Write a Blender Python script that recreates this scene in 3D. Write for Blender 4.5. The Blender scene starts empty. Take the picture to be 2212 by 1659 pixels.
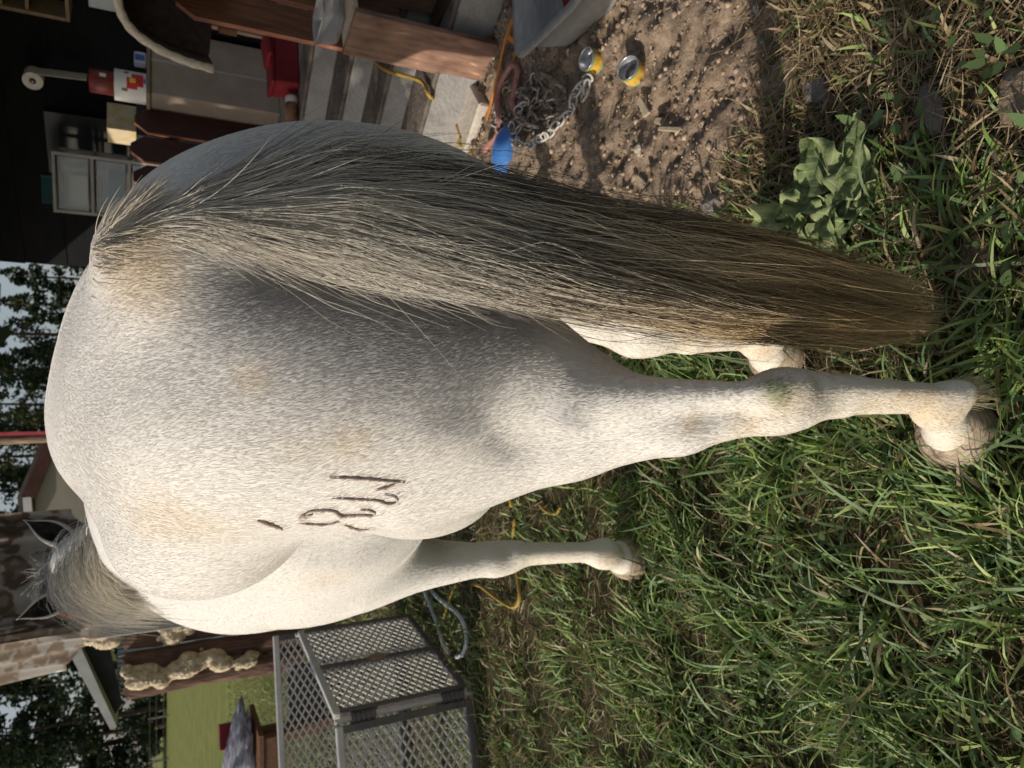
import bpy, bmesh, math, random
import numpy as np
from mathutils import Vector, Matrix

# ------------------------------------------------------------------ camera, light, exposure
sc = bpy.context.scene
COL = sc.collection
PITCH = math.radians(27)
CAM = np.array([0.0, 0.0, 1.3])
cam_d = bpy.data.cameras.new('camera'); cam = bpy.data.objects.new('camera', cam_d); COL.objects.link(cam)
cam_d.sensor_width = 36; cam_d.lens = 25.11; cam_d.clip_start = 0.02; cam_d.clip_end = 400
_up = Vector((0, math.sin(PITCH), math.cos(PITCH))); _fw = Vector((0, math.cos(PITCH), -math.sin(PITCH))); _rt = Vector((1, 0, 0))
# the photographer held the phone upright and the picture lies on its side: the camera is rolled by a quarter turn
cam.matrix_world = Matrix.Translation(Vector(CAM)) @ Matrix((( -_up.x, _rt.x, -_fw.x, 0), (-_up.y, _rt.y, -_fw.y, 0), (-_up.z, _rt.z, -_fw.z, 0), (0, 0, 0, 1)))
cam_d.dof.use_dof = True; cam_d.dof.focus_distance = 1.0; cam_d.dof.aperture_fstop = 8.0
sc.camera = cam

SUN_EL, SUN_AZ = math.radians(24), math.radians(10)     # AZ: how far behind the camera's left the sun stands
to_sun = Vector((-math.cos(SUN_EL)*math.cos(SUN_AZ), -math.cos(SUN_EL)*math.sin(SUN_AZ), math.sin(SUN_EL)))
world = bpy.data.worlds.new('World'); sc.world = world; world.use_nodes = True
wn = world.node_tree.nodes; wl = world.node_tree.links
sky = wn.new('ShaderNodeTexSky'); sky.sky_type = 'NISHITA'; sky.sun_disc = False
sky.sun_elevation = SUN_EL; sky.sun_rotation = math.atan2(to_sun.x, to_sun.y)
sky.air_density = 1.0; sky.dust_density = 2.0; sky.ozone_density = 1.0
gr_ = wn.new('ShaderNodeHueSaturation'); gr_.inputs['Saturation'].default_value = 0.55
wl.new(sky.outputs[0], gr_.inputs['Color']); wl.new(gr_.outputs[0], wn['Background'].inputs[0]); wn['Background'].inputs[1].default_value = 0.11
sun_d = bpy.data.lights.new('sun', 'SUN'); sun = bpy.data.objects.new('sun', sun_d); COL.objects.link(sun)
sun_d.energy = 4.2; sun_d.angle = math.radians(0.53); sun_d.color = (1.0, 0.915, 0.80)
sun.rotation_euler = to_sun.to_track_quat('Z', 'Y').to_euler()
sun.location = (-6, -2, 6)
sc.view_settings.view_transform = 'Standard'; sc.view_settings.look = 'None'
sc.view_settings.exposure = -0.06; sc.view_settings.gamma = 1.0; sc.view_settings.use_curve_mapping = False
try:
    sc.cycles.max_bounces = 6; sc.cycles.transparent_max_bounces = 8
except Exception: pass

rng = np.random.default_rng(7); random.seed(7)

# ------------------------------------------------------------------ helpers
def tag(o, label=None, cat=None, group=None, kind=None):
    if label: o['label'] = label
    if cat: o['category'] = cat
    if group: o['group'] = group
    if kind: o['kind'] = kind
    return o
def thing(name, label, cat, loc=(0,0,0), rz=0, group=None):
    o = bpy.data.objects.new(name, None); COL.objects.link(o); o.location = loc; o.rotation_euler = (0,0,rz)
    o.empty_display_size = 0.1
    return tag(o, label, cat, group)
def link(name, me, mat, parent=None, smooth=False):
    o = bpy.data.objects.new(name, me); COL.objects.link(o)
    if mat is not None and not me.materials: me.materials.append(mat)
    if parent is not None: o.parent = parent
    if smooth: me.shade_smooth()
    return o
def mesh_np(name, V, F):
    """mesh from numpy: V (n,3), F (m,k)"""
    V = np.asarray(V, np.float32); F = np.asarray(F, np.int32); k = F.shape[1]
    me = bpy.data.meshes.new(name)
    me.vertices.add(len(V)); me.vertices.foreach_set('co', V.ravel())
    me.loops.add(F.size); me.loops.foreach_set('vertex_index', F.ravel())
    me.polygons.add(len(F)); me.polygons.foreach_set('loop_start', np.arange(0, F.size, k, dtype=np.int32))
    me.update(calc_edges=True); me.validate()
    return me
class MB:
    """collects boxes, tubes, prisms into one mesh"""
    def __init__(s): s.v = []; s.f = []
    def add(s, V, F):
        n = len(s.v); s.v += [tuple(p) for p in V]; s.f += [tuple(i+n for i in f) for f in F]; return s
    def box(s, c, size, rot=None, taper=1.0):
        hx, hy, hz = size[0]/2, size[1]/2, size[2]/2
        P = [Vector((x*(taper if z > 0 else 1), y*(taper if z > 0 else 1), z)) for z in (-hz, hz) for x, y in ((-hx,-hy),(hx,-hy),(hx,hy),(-hx,hy))]
        if rot is not None: P = [rot @ p for p in P]
        P = [p + Vector(c) for p in P]
        return s.add(P, [(3,2,1,0),(4,5,6,7),(0,1,5,4),(1,2,6,5),(2,3,7,6),(3,0,4,7)])
    def bar(s, a, b, w, h, up=(0,0,1)):
        a = Vector(a); b = Vector(b); d = b - a; L = d.length; d.normalize()
        u = Vector(up); r = d.cross(u)
        if r.length < 1e-4: r = d.cross(Vector((1,0,0)))
        r.normalize(); u = r.cross(d)
        R = Matrix((r, d, u)).transposed()
        return s.box((a+b)/2, (w, L, h), R)
    def tube(s, pts, r, n=6, cap=True):
        pts = [Vector(p) for p in pts]; m = len(pts)
        rr = r if hasattr(r, '__len__') else [r]*m
        V = []; F = []
        t0 = (pts[1]-pts[0]).normalized()
        x = t0.cross(Vector((0.31,0.77,0.55))).normalized()
        for i, p in enumerate(pts):
            t = (pts[min(i+1, m-1)] - pts[max(i-1, 0)]).normalized()
            x = (x - t*x.dot(t)); x.normalize(); y = t.cross(x)
            for k in range(n):
                a = 2*math.pi*k/n; V.append(p + (x*math.cos(a) + y*math.sin(a))*rr[i])
        for i in range(m-1):
            for k in range(n):
                F.append((i*n+k, i*n+(k+1)%n, (i+1)*n+(k+1)%n, (i+1)*n+k))
        if cap: F.append(tuple(range(n-1, -1, -1))); F.append(tuple((m-1)*n+k for k in range(n)))
        return s.add(V, F)
    def lathe(s, prof, n=20, M=None, close=False):
        V = []; F = []; m = len(prof)
        for r, z in prof:
            for k in range(n):
                a = 2*math.pi*k/n; V.append(Vector((r*math.cos(a), r*math.sin(a), z)))
        for i in range(m-1):
            for k in range(n): F.append((i*n+k, i*n+(k+1)%n, (i+1)*n+(k+1)%n, (i+1)*n+k))
        if close: F.append(tuple(range(n-1,-1,-1))); F.append(tuple((m-1)*n+k for k in range(n)))
        if M is not None: V = [M @ v for v in V]
        return s.add(V, F)
    def prism(s, outline, y0, y1, M=None):
        """outline in xz, extruded along y"""
        n = len(outline)
        V = [Vector((x, y0, z)) for x, z in outline] + [Vector((x, y1, z)) for x, z in outline]
        F = [tuple(range(n)), tuple(range(2*n-1, n-1, -1))] + [(i, n+i, n+(i+1)%n, (i+1)%n) for i in range(n)]
        if M is not None: V = [M @ v for v in V]
        return s.add(V, F)
    def mesh(s, name, bevel=0, smooth=False):
        me = bpy.data.meshes.new(name); me.from_pydata([tuple(v) for v in s.v], [], s.f); me.update()
        bm = bmesh.new(); bm.from_mesh(me)
        bmesh.ops.recalc_face_normals(bm, faces=bm.faces)
        if bevel:
            ed = [e for e in bm.edges if len(e.link_faces) == 2 and e.calc_face_angle(0) > 0.6]
            bmesh.ops.bevel(bm, geom=ed, offset=bevel, segments=1, affect='EDGES', clamp_overlap=True)
        bm.to_mesh(me); bm.free()
        if smooth: me.shade_smooth()
        return me
    def build(s, name, mat, parent=None, bevel=0, smooth=False):
        return link(name, s.mesh(name, bevel, smooth), mat, parent)

def smooth_path(pts, n=8):
    """Catmull-Rom through the points"""
    P = [np.array(p, float) for p in pts]; P = [2*P[0]-P[1]] + P + [2*P[-1]-P[-2]]; out = []
    for i in range(1, len(P)-2):
        for t in np.linspace(0, 1, n, endpoint=False):
            a, b, c, d = P[i-1:i+3]
            out.append(0.5*((2*b) + (c-a)*t + (2*a-5*b+4*c-d)*t*t + (3*b-a-3*c+d)*t**3))
    out.append(P[-2]); return out

# materials -----------------------------------------------------------------
def nt(name):
    m = bpy.data.materials.new(name); m.use_nodes = True
    t = m.node_tree; return m, t.nodes, t.links, t.nodes['Principled BSDF']
def ramp(n, stops):
    r = n.new('ShaderNodeValToRGB'); e = r.color_ramp.elements
    while len(e) < len(stops): e.new(0.5)
    for i, (p, c) in enumerate(stops): e[i].position = p; e[i].color = (*c, 1)
    return r
def mat_noise(name, c1, c2, scale=20, rough=0.8, bump=0.0, stretch=(1,1,1), detail=5, c3=None, bscale=None, metallic=0, spec=0.3, coords='Object', dist=0.02):
    m, n, l, b = nt(name)
    tc = n.new('ShaderNodeTexCoord'); mp = n.new('ShaderNodeMapping'); mp.inputs['Scale'].default_value = stretch
    l.new(tc.outputs[coords], mp.inputs[0])
    nz = n.new('ShaderNodeTexNoise'); nz.inputs['Scale'].default_value = scale; nz.inputs['Detail'].default_value = detail; nz.inputs['Roughness'].default_value = 0.6
    l.new(mp.outputs[0], nz.inputs['Vector'])
    st = [(0.32, c1), (0.68, c2)] if c3 is None else [(0.3, c1), (0.5, c2), (0.7, c3)]
    r = ramp(n, st); l.new(nz.outputs['Fac'], r.inputs[0]); l.new(r.outputs[0], b.inputs['Base Color'])
    b.inputs['Roughness'].default_value = rough; b.inputs['Metallic'].default_value = metallic; b.inputs['Specular IOR Level'].default_value = spec
    if bump:
        n2 = n.new('ShaderNodeTexNoise'); n2.inputs['Scale'].default_value = bscale or scale*3; n2.inputs['Detail'].default_value = 4
        l.new(mp.outputs[0], n2.inputs['Vector'])
        bp = n.new('ShaderNodeBump'); bp.inputs['Strength'].default_value = bump; bp.inputs['Distance'].default_value = dist
        l.new(n2.outputs['Fac'], bp.inputs['Height']); l.new(bp.outputs[0], b.inputs['Normal'])
    return m

def mat_tint(name, rough=0.5, spec=0.4, sheen=0.0, trans=0.0):
    m, n, l, b = nt(name)
    a = n.new('ShaderNodeAttribute'); a.attribute_name = 'tint'
    l.new(a.outputs['Color'], b.inputs['Base Color']); b.inputs['Roughness'].default_value = rough; b.inputs['Specular IOR Level'].default_value = spec
    if trans:
        t = n.new('ShaderNodeBsdfTranslucent'); l.new(a.outputs['Color'], t.inputs['Color'])
        mx = n.new('ShaderNodeMixShader'); mx.inputs[0].default_value = trans
        l.new(b.outputs[0], mx.inputs[1]); l.new(t.outputs[0], mx.inputs[2])
        l.new(mx.outputs[0], n['Material Output'].inputs['Surface'])
    return m

class SDF:
    def __init__(s, lo, hi, h):
        s.lo = np.array(lo, np.float32); s.h = h
        s.n = np.ceil((np.array(hi)-np.array(lo))/h).astype(int)+1
        s.ax = [s.lo[i] + h*np.arange(s.n[i], dtype=np.float32) for i in range(3)]
        s.d = np.full(tuple(s.n), 0.08, np.float32)
    def _sub(s, lo, hi, m):
        i0 = [max(0, int((lo[i]-m-s.lo[i])/s.h)) for i in range(3)]
        i1 = [min(s.n[i], int((hi[i]+m-s.lo[i])/s.h)+2) for i in range(3)]
        sl = tuple(slice(a, b) for a, b in zip(i0, i1))
        g = [s.ax[i][sl[i]] for i in range(3)]
        return sl, g[0][:,None,None], g[1][None,:,None], g[2][None,None,:]
    def _mix(s, sl, e, k, cut=False):
        d = s.d[sl]
        if cut:
            hh = np.maximum(k-np.abs(d+e), 0)/k; s.d[sl] = np.maximum(d, -e) + hh*hh*k*0.25
        else:
            hh = np.maximum(k-np.abs(d-e), 0)/k; s.d[sl] = np.minimum(d, e) - hh*hh*k*0.25
    def ell(s, c, r, k=0.05, rx=0, ry=0, rz=0, cut=False):
        c = np.array(c); R = Matrix.Rotation(rz,3,'Z') @ Matrix.Rotation(ry,3,'Y') @ Matrix.Rotation(rx,3,'X')
        A = np.array(R.transposed()); m = max(r)
        ext = np.sqrt(((np.array(R)*np.array(r)[None,:])**2).sum(1))
        sl, x, y, z = s._sub(c-ext, c+ext, 0.07)
        x = x-c[0]; y = y-c[1]; z = z-c[2]
        q = [A[i,0]*x + A[i,1]*y + A[i,2]*z for i in range(3)]
        k0 = np.sqrt(sum((q[i]/r[i])**2 for i in range(3)))
        k1 = np.sqrt(sum((q[i]/r[i]**2)**2 for i in range(3)))
        s._mix(sl, (k0*(k0-1)/np.maximum(k1, 1e-6)).astype(np.float32), k, cut)
    def cone(s, a, b, ra, rb, k=0.04, cut=False):
        a = np.array(a, float); b = np.array(b, float); m = max(ra, rb)
        sl, x, y, z = s._sub(np.minimum(a, b)-m, np.maximum(a, b)+m, 0.07)
        ab = b-a; L2 = ab@ab
        t = np.clip(((x-a[0])*ab[0] + (y-a[1])*ab[1] + (z-a[2])*ab[2])/L2, 0, 1)
        d = np.sqrt((x-a[0]-t*ab[0])**2 + (y-a[1]-t*ab[1])**2 + (z-a[2]-t*ab[2])**2) - (ra + (rb-ra)*t)
        s._mix(sl, d.astype(np.float32), k, cut)
    def mesh(s, name, iters=3):
        import openvdb
        g = openvdb.FloatGrid(0.08); g.copyFromArray(s.d, tolerance=0.0)
        pts, quads = g.convertToQuads(0.0)
        V = np.asarray(pts, np.float32)*s.h + s.lo
        F = np.asarray(quads, np.int32)
        # light smoothing over the quad edges
        E = np.concatenate([F[:, [i, (i+1) % 4]] for i in range(4)])
        cnt = np.bincount(E.ravel(), minlength=len(V)).astype(np.float32)
        for it in range(iters):
            acc = np.zeros_like(V)
            for a in range(3):
                acc[:, a] = np.bincount(E[:,0], V[E[:,1], a], len(V)) + np.bincount(E[:,1], V[E[:,0], a], len(V))
            V = V + 0.5*(acc/cnt[:,None] - V)
        return mesh_np(name, V, F)

# pixel of the photograph (at 2212 x 1659) to a point of the place: used to survey where things stand
def ray(X, Y): return ((1659-Y)-829.5)/1543*np.array(_rt) - (X-1106)/1543*np.array(_up) + np.array(_fw)
def on_ground(X, Y, z=0.0):
    d = ray(X, Y); return CAM + d*((z-CAM[2])/d[2])
def at_depth(X, Y, y):
    d = ray(X, Y); return CAM + d*(y/d[1])


# ------------------------------------------------------------------ ground
def nz2(x, y, s, seed):
    """cheap smooth noise, -1..1"""
    r = np.random.default_rng(seed); o = 0
    for k in range(5):
        a = r.uniform(0, 6.28); f = s*r.uniform(0.6, 1.7)*(1.0+0.35*k); p = r.uniform(0, 6.28, 2)
        o = o + np.sin((x*math.cos(a)+y*math.sin(a))*f+p[0] + 1.3*np.sin((x*math.sin(a)-y*math.cos(a))*f*0.7+p[1]))/(1+0.3*k)
    return o/2.6
def smooth01(t): t = np.clip(t, 0, 1); return t*t*(3-2*t)
def dirt_amount(x, y):
    s = np.minimum((x-0.42), (y-(1.36-0.38*(x-0.4)))) + 0.08*nz2(x, y, 9, 3) + 0.04*nz2(x, y, 31, 4)
    s = np.minimum(s, 5.5-np.abs(x-2.5)); s = np.minimum(s, 8.5-y)
    return smooth01((s+0.07)/0.16)
def dry_amount(x, y):
    """where the grass is dry and thin"""
    a = smooth01((x-0.22+0.12*nz2(x, y, 5, 11))/0.35)*0.75
    b = smooth01((nz2(x, y, 3.1, 12)-0.25)/0.5)*0.45 + smooth01((y-1.7)/1.2)*0.16
    return np.clip(np.maximum(a, b), 0, 1)
def ground_h(x, y):
    d = dirt_amount(x, y)
    return 0.010*nz2(x, y, 4, 21) + d*(0.018*nz2(x, y, 17, 22)+0.012*nz2(x, y, 41, 23)+0.008*np.abs(nz2(x, y, 90, 24)))

def graded(lo, hi, step, far, grow=1.22):
    c = list(np.arange(lo, hi+step/2, step)); d = step*2; p = hi
    while p < far: p += d; c.append(p); d *= grow
    d = step*2; p = lo; L = []
    while p > -far: p -= d; L.append(p); d *= grow
    return np.array(L[::-1]+c)
gx, gy = graded(-1.7, 2.0, 0.014, 220), graded(0.25, 3.3, 0.014, 220)
GX, GY = np.meshgrid(gx, gy, indexing='ij')
fade = np.exp(-(np.maximum(np.hypot(GX, GY-2)-4, 0)/6)**2)
GZ = ground_h(GX, GY)*fade
V = np.stack([GX, GY, GZ], -1).reshape(-1, 3); nx, ny = len(gx), len(gy)
idx = np.arange(nx*ny).reshape(nx, ny)
F = np.stack([idx[:-1,:-1], idx[1:,:-1], idx[1:,1:], idx[:-1,1:]], -1).reshape(-1, 4)
gme = mesh_np('ground', V, F); gme.shade_smooth()
da = gme.attributes.new('bare', 'FLOAT', 'POINT'); da.data.foreach_set('value', (dirt_amount(GX, GY)*fade).astype(np.float32).ravel())
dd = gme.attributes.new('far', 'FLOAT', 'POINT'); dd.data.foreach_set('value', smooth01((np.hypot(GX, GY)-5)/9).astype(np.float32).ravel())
gm, n, l, b = nt('soil_and_turf')
tc = n.new('ShaderNodeTexCoord')
def noise(sc_, det=6, rough=0.62):
    z = n.new('ShaderNodeTexNoise'); z.inputs['Scale'].default_value = sc_; z.inputs['Detail'].default_value = det; z.inputs['Roughness'].default_value = rough
    l.new(tc.outputs['Object'], z.inputs['Vector']); return z
r1 = ramp(n, [(0.30, (0.12, 0.085, 0.06)), (0.46, (0.28, 0.205, 0.145)), (0.60, (0.40, 0.30, 0.215)), (0.75, (0.48, 0.37, 0.27))]); l.new(noise(26, 9, 0.7).outputs['Fac'], r1.inputs[0])
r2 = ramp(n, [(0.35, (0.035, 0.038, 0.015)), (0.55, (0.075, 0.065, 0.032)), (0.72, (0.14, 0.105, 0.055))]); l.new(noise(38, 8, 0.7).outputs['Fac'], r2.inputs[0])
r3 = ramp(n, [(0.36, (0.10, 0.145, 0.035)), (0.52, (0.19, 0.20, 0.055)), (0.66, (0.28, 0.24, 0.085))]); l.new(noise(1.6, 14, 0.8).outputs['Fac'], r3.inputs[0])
a1 = n.new('ShaderNodeAttribute'); a1.attribute_name = 'bare'; a2 = n.new('ShaderNodeAttribute'); a2.attribute_name = 'far'
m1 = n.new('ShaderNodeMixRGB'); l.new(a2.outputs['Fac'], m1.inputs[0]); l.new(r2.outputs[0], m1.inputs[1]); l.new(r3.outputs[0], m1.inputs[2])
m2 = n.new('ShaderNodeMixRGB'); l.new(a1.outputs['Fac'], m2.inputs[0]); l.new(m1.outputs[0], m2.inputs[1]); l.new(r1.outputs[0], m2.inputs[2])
l.new(m2.outputs[0], b.inputs['Base Color']); b.inputs['Roughness'].default_value = 0.95; b.inputs['Specular IOR Level'].default_value = 0.15
bp = n.new('ShaderNodeBump'); bp.inputs['Strength'].default_value = 0.9; bp.inputs['Distance'].default_value = 0.012
l.new(noise(70, 8, 0.7).outputs['Fac'], bp.inputs['Height']); l.new(bp.outputs[0], b.inputs['Normal'])
ground = link('ground', gme, gm); tag(ground, 'trodden ground, bare brown soil on one side and turf on the other', 'ground', kind='structure')

# grass -------------------------------------------------------------
def blades(name, x, y, L, W, lean, az, bend, tint, seg, label, mat, zoff=0.0, wid_pow=1.0):
    """blades of grass as one mesh; lean = angle from upright, bend = further droop towards the tip"""
    N = len(x); t = np.linspace(0, 1, seg+1)
    ang = lean[:,None] + bend[:,None]*t[None]**1.3
    ds = (L/seg)[:,None]
    hx = np.concatenate([np.zeros((N,1)), np.cumsum(np.sin(ang[:,1:])*ds, 1)], 1)
    hz = np.concatenate([np.zeros((N,1)), np.cumsum(np.cos(ang[:,1:])*ds, 1)], 1)
    curl = rng.normal(0, 0.25, N)[:,None]*t[None]**2
    ca, sa = np.cos(az[:,None]+curl), np.sin(az[:,None]+curl)
    C0 = np.stack([x[:,None]+hx*ca, y[:,None]+hx*sa, ground_h(x, y)[:,None]+zoff+np.maximum(hz, 0.004)], -1)
    w = (W[:,None]*0.5)*(1-t[None]**(2.2*wid_pow))*np.minimum(0.55+t[None]*2.2, 1.0)+0.00025
    tw = rng.uniform(-0.9, 0.9, N)[:,None]
    S0 = np.stack([-sa*np.cos(tw), ca*np.cos(tw), np.broadcast_to(np.sin(tw), sa.shape)], -1)
    V = np.stack([C0-S0*w[...,None], C0+S0*w[...,None]], 2).reshape(-1, 3)
    idx = np.arange(N*(seg+1)*2).reshape(N, seg+1, 2)
    F = np.stack([idx[:,:-1,0], idx[:,:-1,1], idx[:,1:,1], idx[:,1:,0]], -1).reshape(-1, 4)
    me = mesh_np(name, V, F); me.shade_smooth()
    a = me.color_attributes.new('tint', 'FLOAT_COLOR', 'POINT')
    root = np.array([0.72, 0.72, 0.60]); sh = root + (1-root)*np.minimum(t*1.6, 1)[:,None]        # blade colour darker towards its root
    C4 = np.ones((N, seg+1, 2, 4), np.float32); C4[..., :3] = (tint[:,None,:]*sh[None])[:,:,None,:]
    a.data.foreach_set('color', C4.ravel())
    o = link(name, me, mat); tag(o, label, 'grass', kind='stuff'); return o

def scatter(n_, x0, x1, y0, y1, keep):
    x = rng.uniform(x0, x1, n_); y = rng.uniform(y0, y1, n_); k = rng.random(n_) < keep(x, y)
    # only what the photograph could see from here or a step aside
    vis = np.abs(x) < 0.75*y + 0.75
    return x[k & vis], y[k & vis]
def clear_of_things(x, y):
    k = np.ones(len(x), bool)
    for cx_, cy_, r in ((-0.09, 0.755, .075), (0.085, 1.15, .07), (-0.53, 1.72, .07)): k &= np.hypot(x-cx_, y-cy_) > r
    return k
grass_m = mat_tint('grass_blade', 0.5, 0.35, trans=0.28)
GREEN = np.array([[0.095, 0.165, 0.038], [0.14, 0.22, 0.052], [0.19, 0.26, 0.075], [0.125, 0.20, 0.085], [0.26, 0.30, 0.105]])
STRAW = np.array([[0.41, 0.315, 0.175], [0.32, 0.235, 0.125], [0.48, 0.385, 0.24], [0.25, 0.175, 0.10]])
def tints(n_, dry):
    g = GREEN[rng.integers(0, 5, n_)]*rng.uniform(0.75, 1.75, (n_, 1)); s = STRAW[rng.integers(0, 4, n_)]*rng.uniform(0.7, 1.15, (n_, 1))
    return np.where((rng.random(n_) < dry)[:,None], s, g)
def grass_patch(name, label, n_, box, Lr, Wr, seg, dens, drybias=0.0, leanr=(0.1, 1.1)):
    x, y = scatter(n_, *box, dens); k = clear_of_things(x, y); x, y = x[k], y[k]; N = len(x)
    dry = np.clip(dry_amount(x, y)*0.85+0.11+drybias, 0, 1)
    thin = 1-0.62*dry_amount(x, y)
    clump = nz2(x, y, 14, 77)
    az = 3.0*nz2(x, y, 6, 31) + rng.normal(0, 1.3, N)
    blades(name, x, y, rng.uniform(*Lr, N)*thin*(1+0.35*clump), rng.uniform(*Wr, N), rng.uniform(*leanr, N), az, rng.uniform(0.2, 1.5, N), tints(N, dry), seg, label, grass_m)
bare = lambda x, y: 1-dirt_amount(x, y)
tuft = lambda x, y: np.clip(0.50+0.75*nz2(x, y, 9, 41), 0.08, 1)*(1-0.55*dry_amount(x, y))
grass_patch('grass', 'long green grass close to the camera under the horse', 56000, (-1.6, 1.35, 0.28, 1.75), (0.030, 0.130), (0.0024, 0.0098), 5, lambda x, y: bare(x, y)*tuft(x, y))
grass_patch('grass', 'green and straw grass around the wire pen', 78000, (-3.4, 2.2, 1.7, 4.4), (0.03, 0.10), (0.0030, 0.0085), 4, lambda x, y: bare(x, y)*tuft(x, y))
grass_patch('grass', 'sunlit lawn grass beyond the pen', 80000, (-10, 2, 4.3, 14), (0.05, 0.12), (0.006, 0.013), 3, lambda x, y: bare(x, y)*0.8*np.clip(1.5-y/12, .2, 1))
# flattened dead straw
def straw_patch(name, label, n_, box, dens, Lr=(0.03, 0.11)):
    x, y = scatter(n_, *box, dens); k = clear_of_things(x, y); x, y = x[k], y[k]; N = len(x)
    blades(name, x, y, rng.uniform(*Lr, N), rng.uniform(0.0012, 0.003, N), rng.uniform(1.25, 1.62, N), rng.uniform(0, 6.3, N), rng.uniform(-0.3, 0.25, N),
           STRAW[rng.integers(0, 4, N)]*rng.uniform(0.6, 1.2, (N, 1)), 3, label, grass_m, zoff=0.004)
straw_patch('dry_grass', 'dead straw lying flat in thin turf near the bare soil', 42000, (-1.6, 1.5, 0.28, 2.0), lambda x, y: bare(x, y)*np.clip(0.22+0.9*dry_amount(x, y), 0, 1))
straw_patch('dry_grass', 'dead straw lying in the turf around the pen', 30000, (-3.2, 0.6, 1.9, 4.5), lambda x, y: bare(x, y)*np.clip(0.25+0.8*dry_amount(x, y), 0, 1))
straw_patch('straw_litter', 'bits of straw scattered over the bare soil', 5200, (0.35, 2.3, 1.0, 3.2), lambda x, y: dirt_amount(x, y)*np.clip(0.35+0.5*nz2(x, y, 6, 71), 0.05, 1), (0.015, 0.06))
# a few long broad blades that stand out near the camera
N = 620; x = rng.uniform(-1.15, 0.35, N); y = rng.uniform(0.35, 1.5, N); k = clear_of_things(x, y) & (np.abs(x) < 0.7*y+0.5); x, y = x[k], y[k]; N = len(x)
blades('grass', x, y, rng.uniform(0.12, 0.24, N), rng.uniform(0.005, 0.0095, N), rng.uniform(0.3, 1.2, N), rng.normal(0.6, 1.6, N), rng.uniform(0.5, 1.9, N),
       np.array([0.13, 0.20, 0.075])*rng.uniform(0.7, 1.15, (N, 1)), 9, 'broad long grass blades arching over the turf', grass_m)
# weeds: small rounded leaves low in the turf
def leaflets(name, label, n_, box, dens, size, col):
    x, y = scatter(n_, *box, dens); N = len(x)
    th = np.linspace(0, 2*math.pi, 8, endpoint=False); rr = 0.5*(1+0.15*np.cos(3*th))
    az = rng.uniform(0, 6.3, N); s = rng.uniform(*size, N); el = rng.uniform(0.3, 1.2, N)
    L = np.stack([np.cos(th)*rr, np.sin(th)*rr*0.62, 0.12*np.cos(2*th)], -1)[None]*s[:,None,None]
    X = L[...,0]*np.cos(az)[:,None]-L[...,1]*np.sin(az)[:,None]; Y = L[...,0]*np.sin(az)[:,None]+L[...,1]*np.cos(az)[:,None]
    Zt = L[...,2] + L[...,0]*np.cos(el)[:,None]*0.7
    V = np.stack([x[:,None]+X, y[:,None]+Y, ground_h(x, y)[:,None]+rng.uniform(0.012, 0.05, N)[:,None]+Zt], -1).reshape(-1, 3)
    F = np.arange(N*8).reshape(N, 8); me = mesh_np(name, V, F)
    a = me.color_attributes.new('tint', 'FLOAT_COLOR', 'POINT'); C4 = np.ones((N, 8, 4), np.float32); C4[..., :3] = (np.array(col)*rng.uniform(0.6, 1.25, (N, 1)))[:,None,:]
    a.data.foreach_set('color', C4.ravel()); tag(link(name, me, grass_m), label, 'weeds', kind='stuff')
leaflets('weeds', 'small round leaved weeds low in the turf', 9500, (-2.6, 1.3, 0.3, 4.2), lambda x, y: bare(x, y)*smooth01((nz2(x, y, 6, 51)-0.1)/0.5)*0.8, (0.012, 0.034), (0.13, 0.20, 0.075))

# clods and pebbles on the soil
def lumps(name, label, n_, box, dens, size, cols, mat, flat=0.7):
    x, y = scatter(n_, *box, dens); N = len(x); s = size[0]*(size[1]/size[0])**(rng.random(N)**2.2)
    B = np.array([[1,0,0],[-1,0,0],[0,1,0],[0,-1,0],[0,0,1],[0,0,-1],[.6,.6,.5],[-.6,.6,.5],[-.6,-.6,.5],[.6,-.6,.5]], float)
    T = np.array([[0,6,9],[0,2,6],[2,7,6],[2,1,7],[1,8,7],[1,3,8],[3,9,8],[3,0,9],[4,9,6],[4,6,7],[4,7,8],[4,8,9],[5,2,0],[5,1,2],[5,3,1],[5,0,3]])
    P = B[None]*(1+rng.normal(0, 0.22, (N, 10, 3)))*np.array([1, 1, flat])*rng.uniform(0.6, 1.3, (N, 1, 3))
    a = rng.uniform(0, 6.3, N); c_, s_ = np.cos(a)[:,None], np.sin(a)[:,None]
    X = P[...,0]*c_-P[...,1]*s_; Y = P[...,0]*s_+P[...,1]*c_
    V = np.stack([x[:,None]+X*s[:,None], y[:,None]+Y*s[:,None], (ground_h(x, y)+s*0.22)[:,None]+P[...,2]*s[:,None]], -1).reshape(-1, 3)
    F = (T[None]+(np.arange(N)*10)[:,None,None]).reshape(-1, 3); me = mesh_np(name, V, F)
    at = me.color_attributes.new('tint', 'FLOAT_COLOR', 'POINT'); C4 = np.ones((N, 10, 4), np.float32)
    C4[..., :3] = (np.array(cols)[rng.integers(0, len(cols), N)]*rng.uniform(0.7, 1.2, (N, 1)))[:,None,:]; at.data.foreach_set('color', C4.ravel())
    o = link(name, me, mat); tag(o, label, 'soil crumbs', kind='stuff'); return o
soil_m = mat_tint('soil_crumb', 0.95, 0.1)
onsoil = lambda x, y: dirt_amount(x, y)*np.clip(0.55+0.6*nz2(x, y, 5, 61), 0.08, 1)
lumps('soil_crumbs', 'crumbs and clods of dry brown soil', 20000, (0.3, 2.6, 0.95, 3.4), onsoil, (0.003, 0.013), [(0.34,0.255,0.18), (0.24,0.175,0.12), (0.42,0.32,0.23)], soil_m)
lumps('gravel', 'small pale pebbles trodden into the soil', 900, (0.3, 2.4, 0.9, 3.2), onsoil, (0.003, 0.012), [(0.42,0.36,0.29), (0.33,0.27,0.22), (0.24,0.22,0.20)], soil_m)
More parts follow.
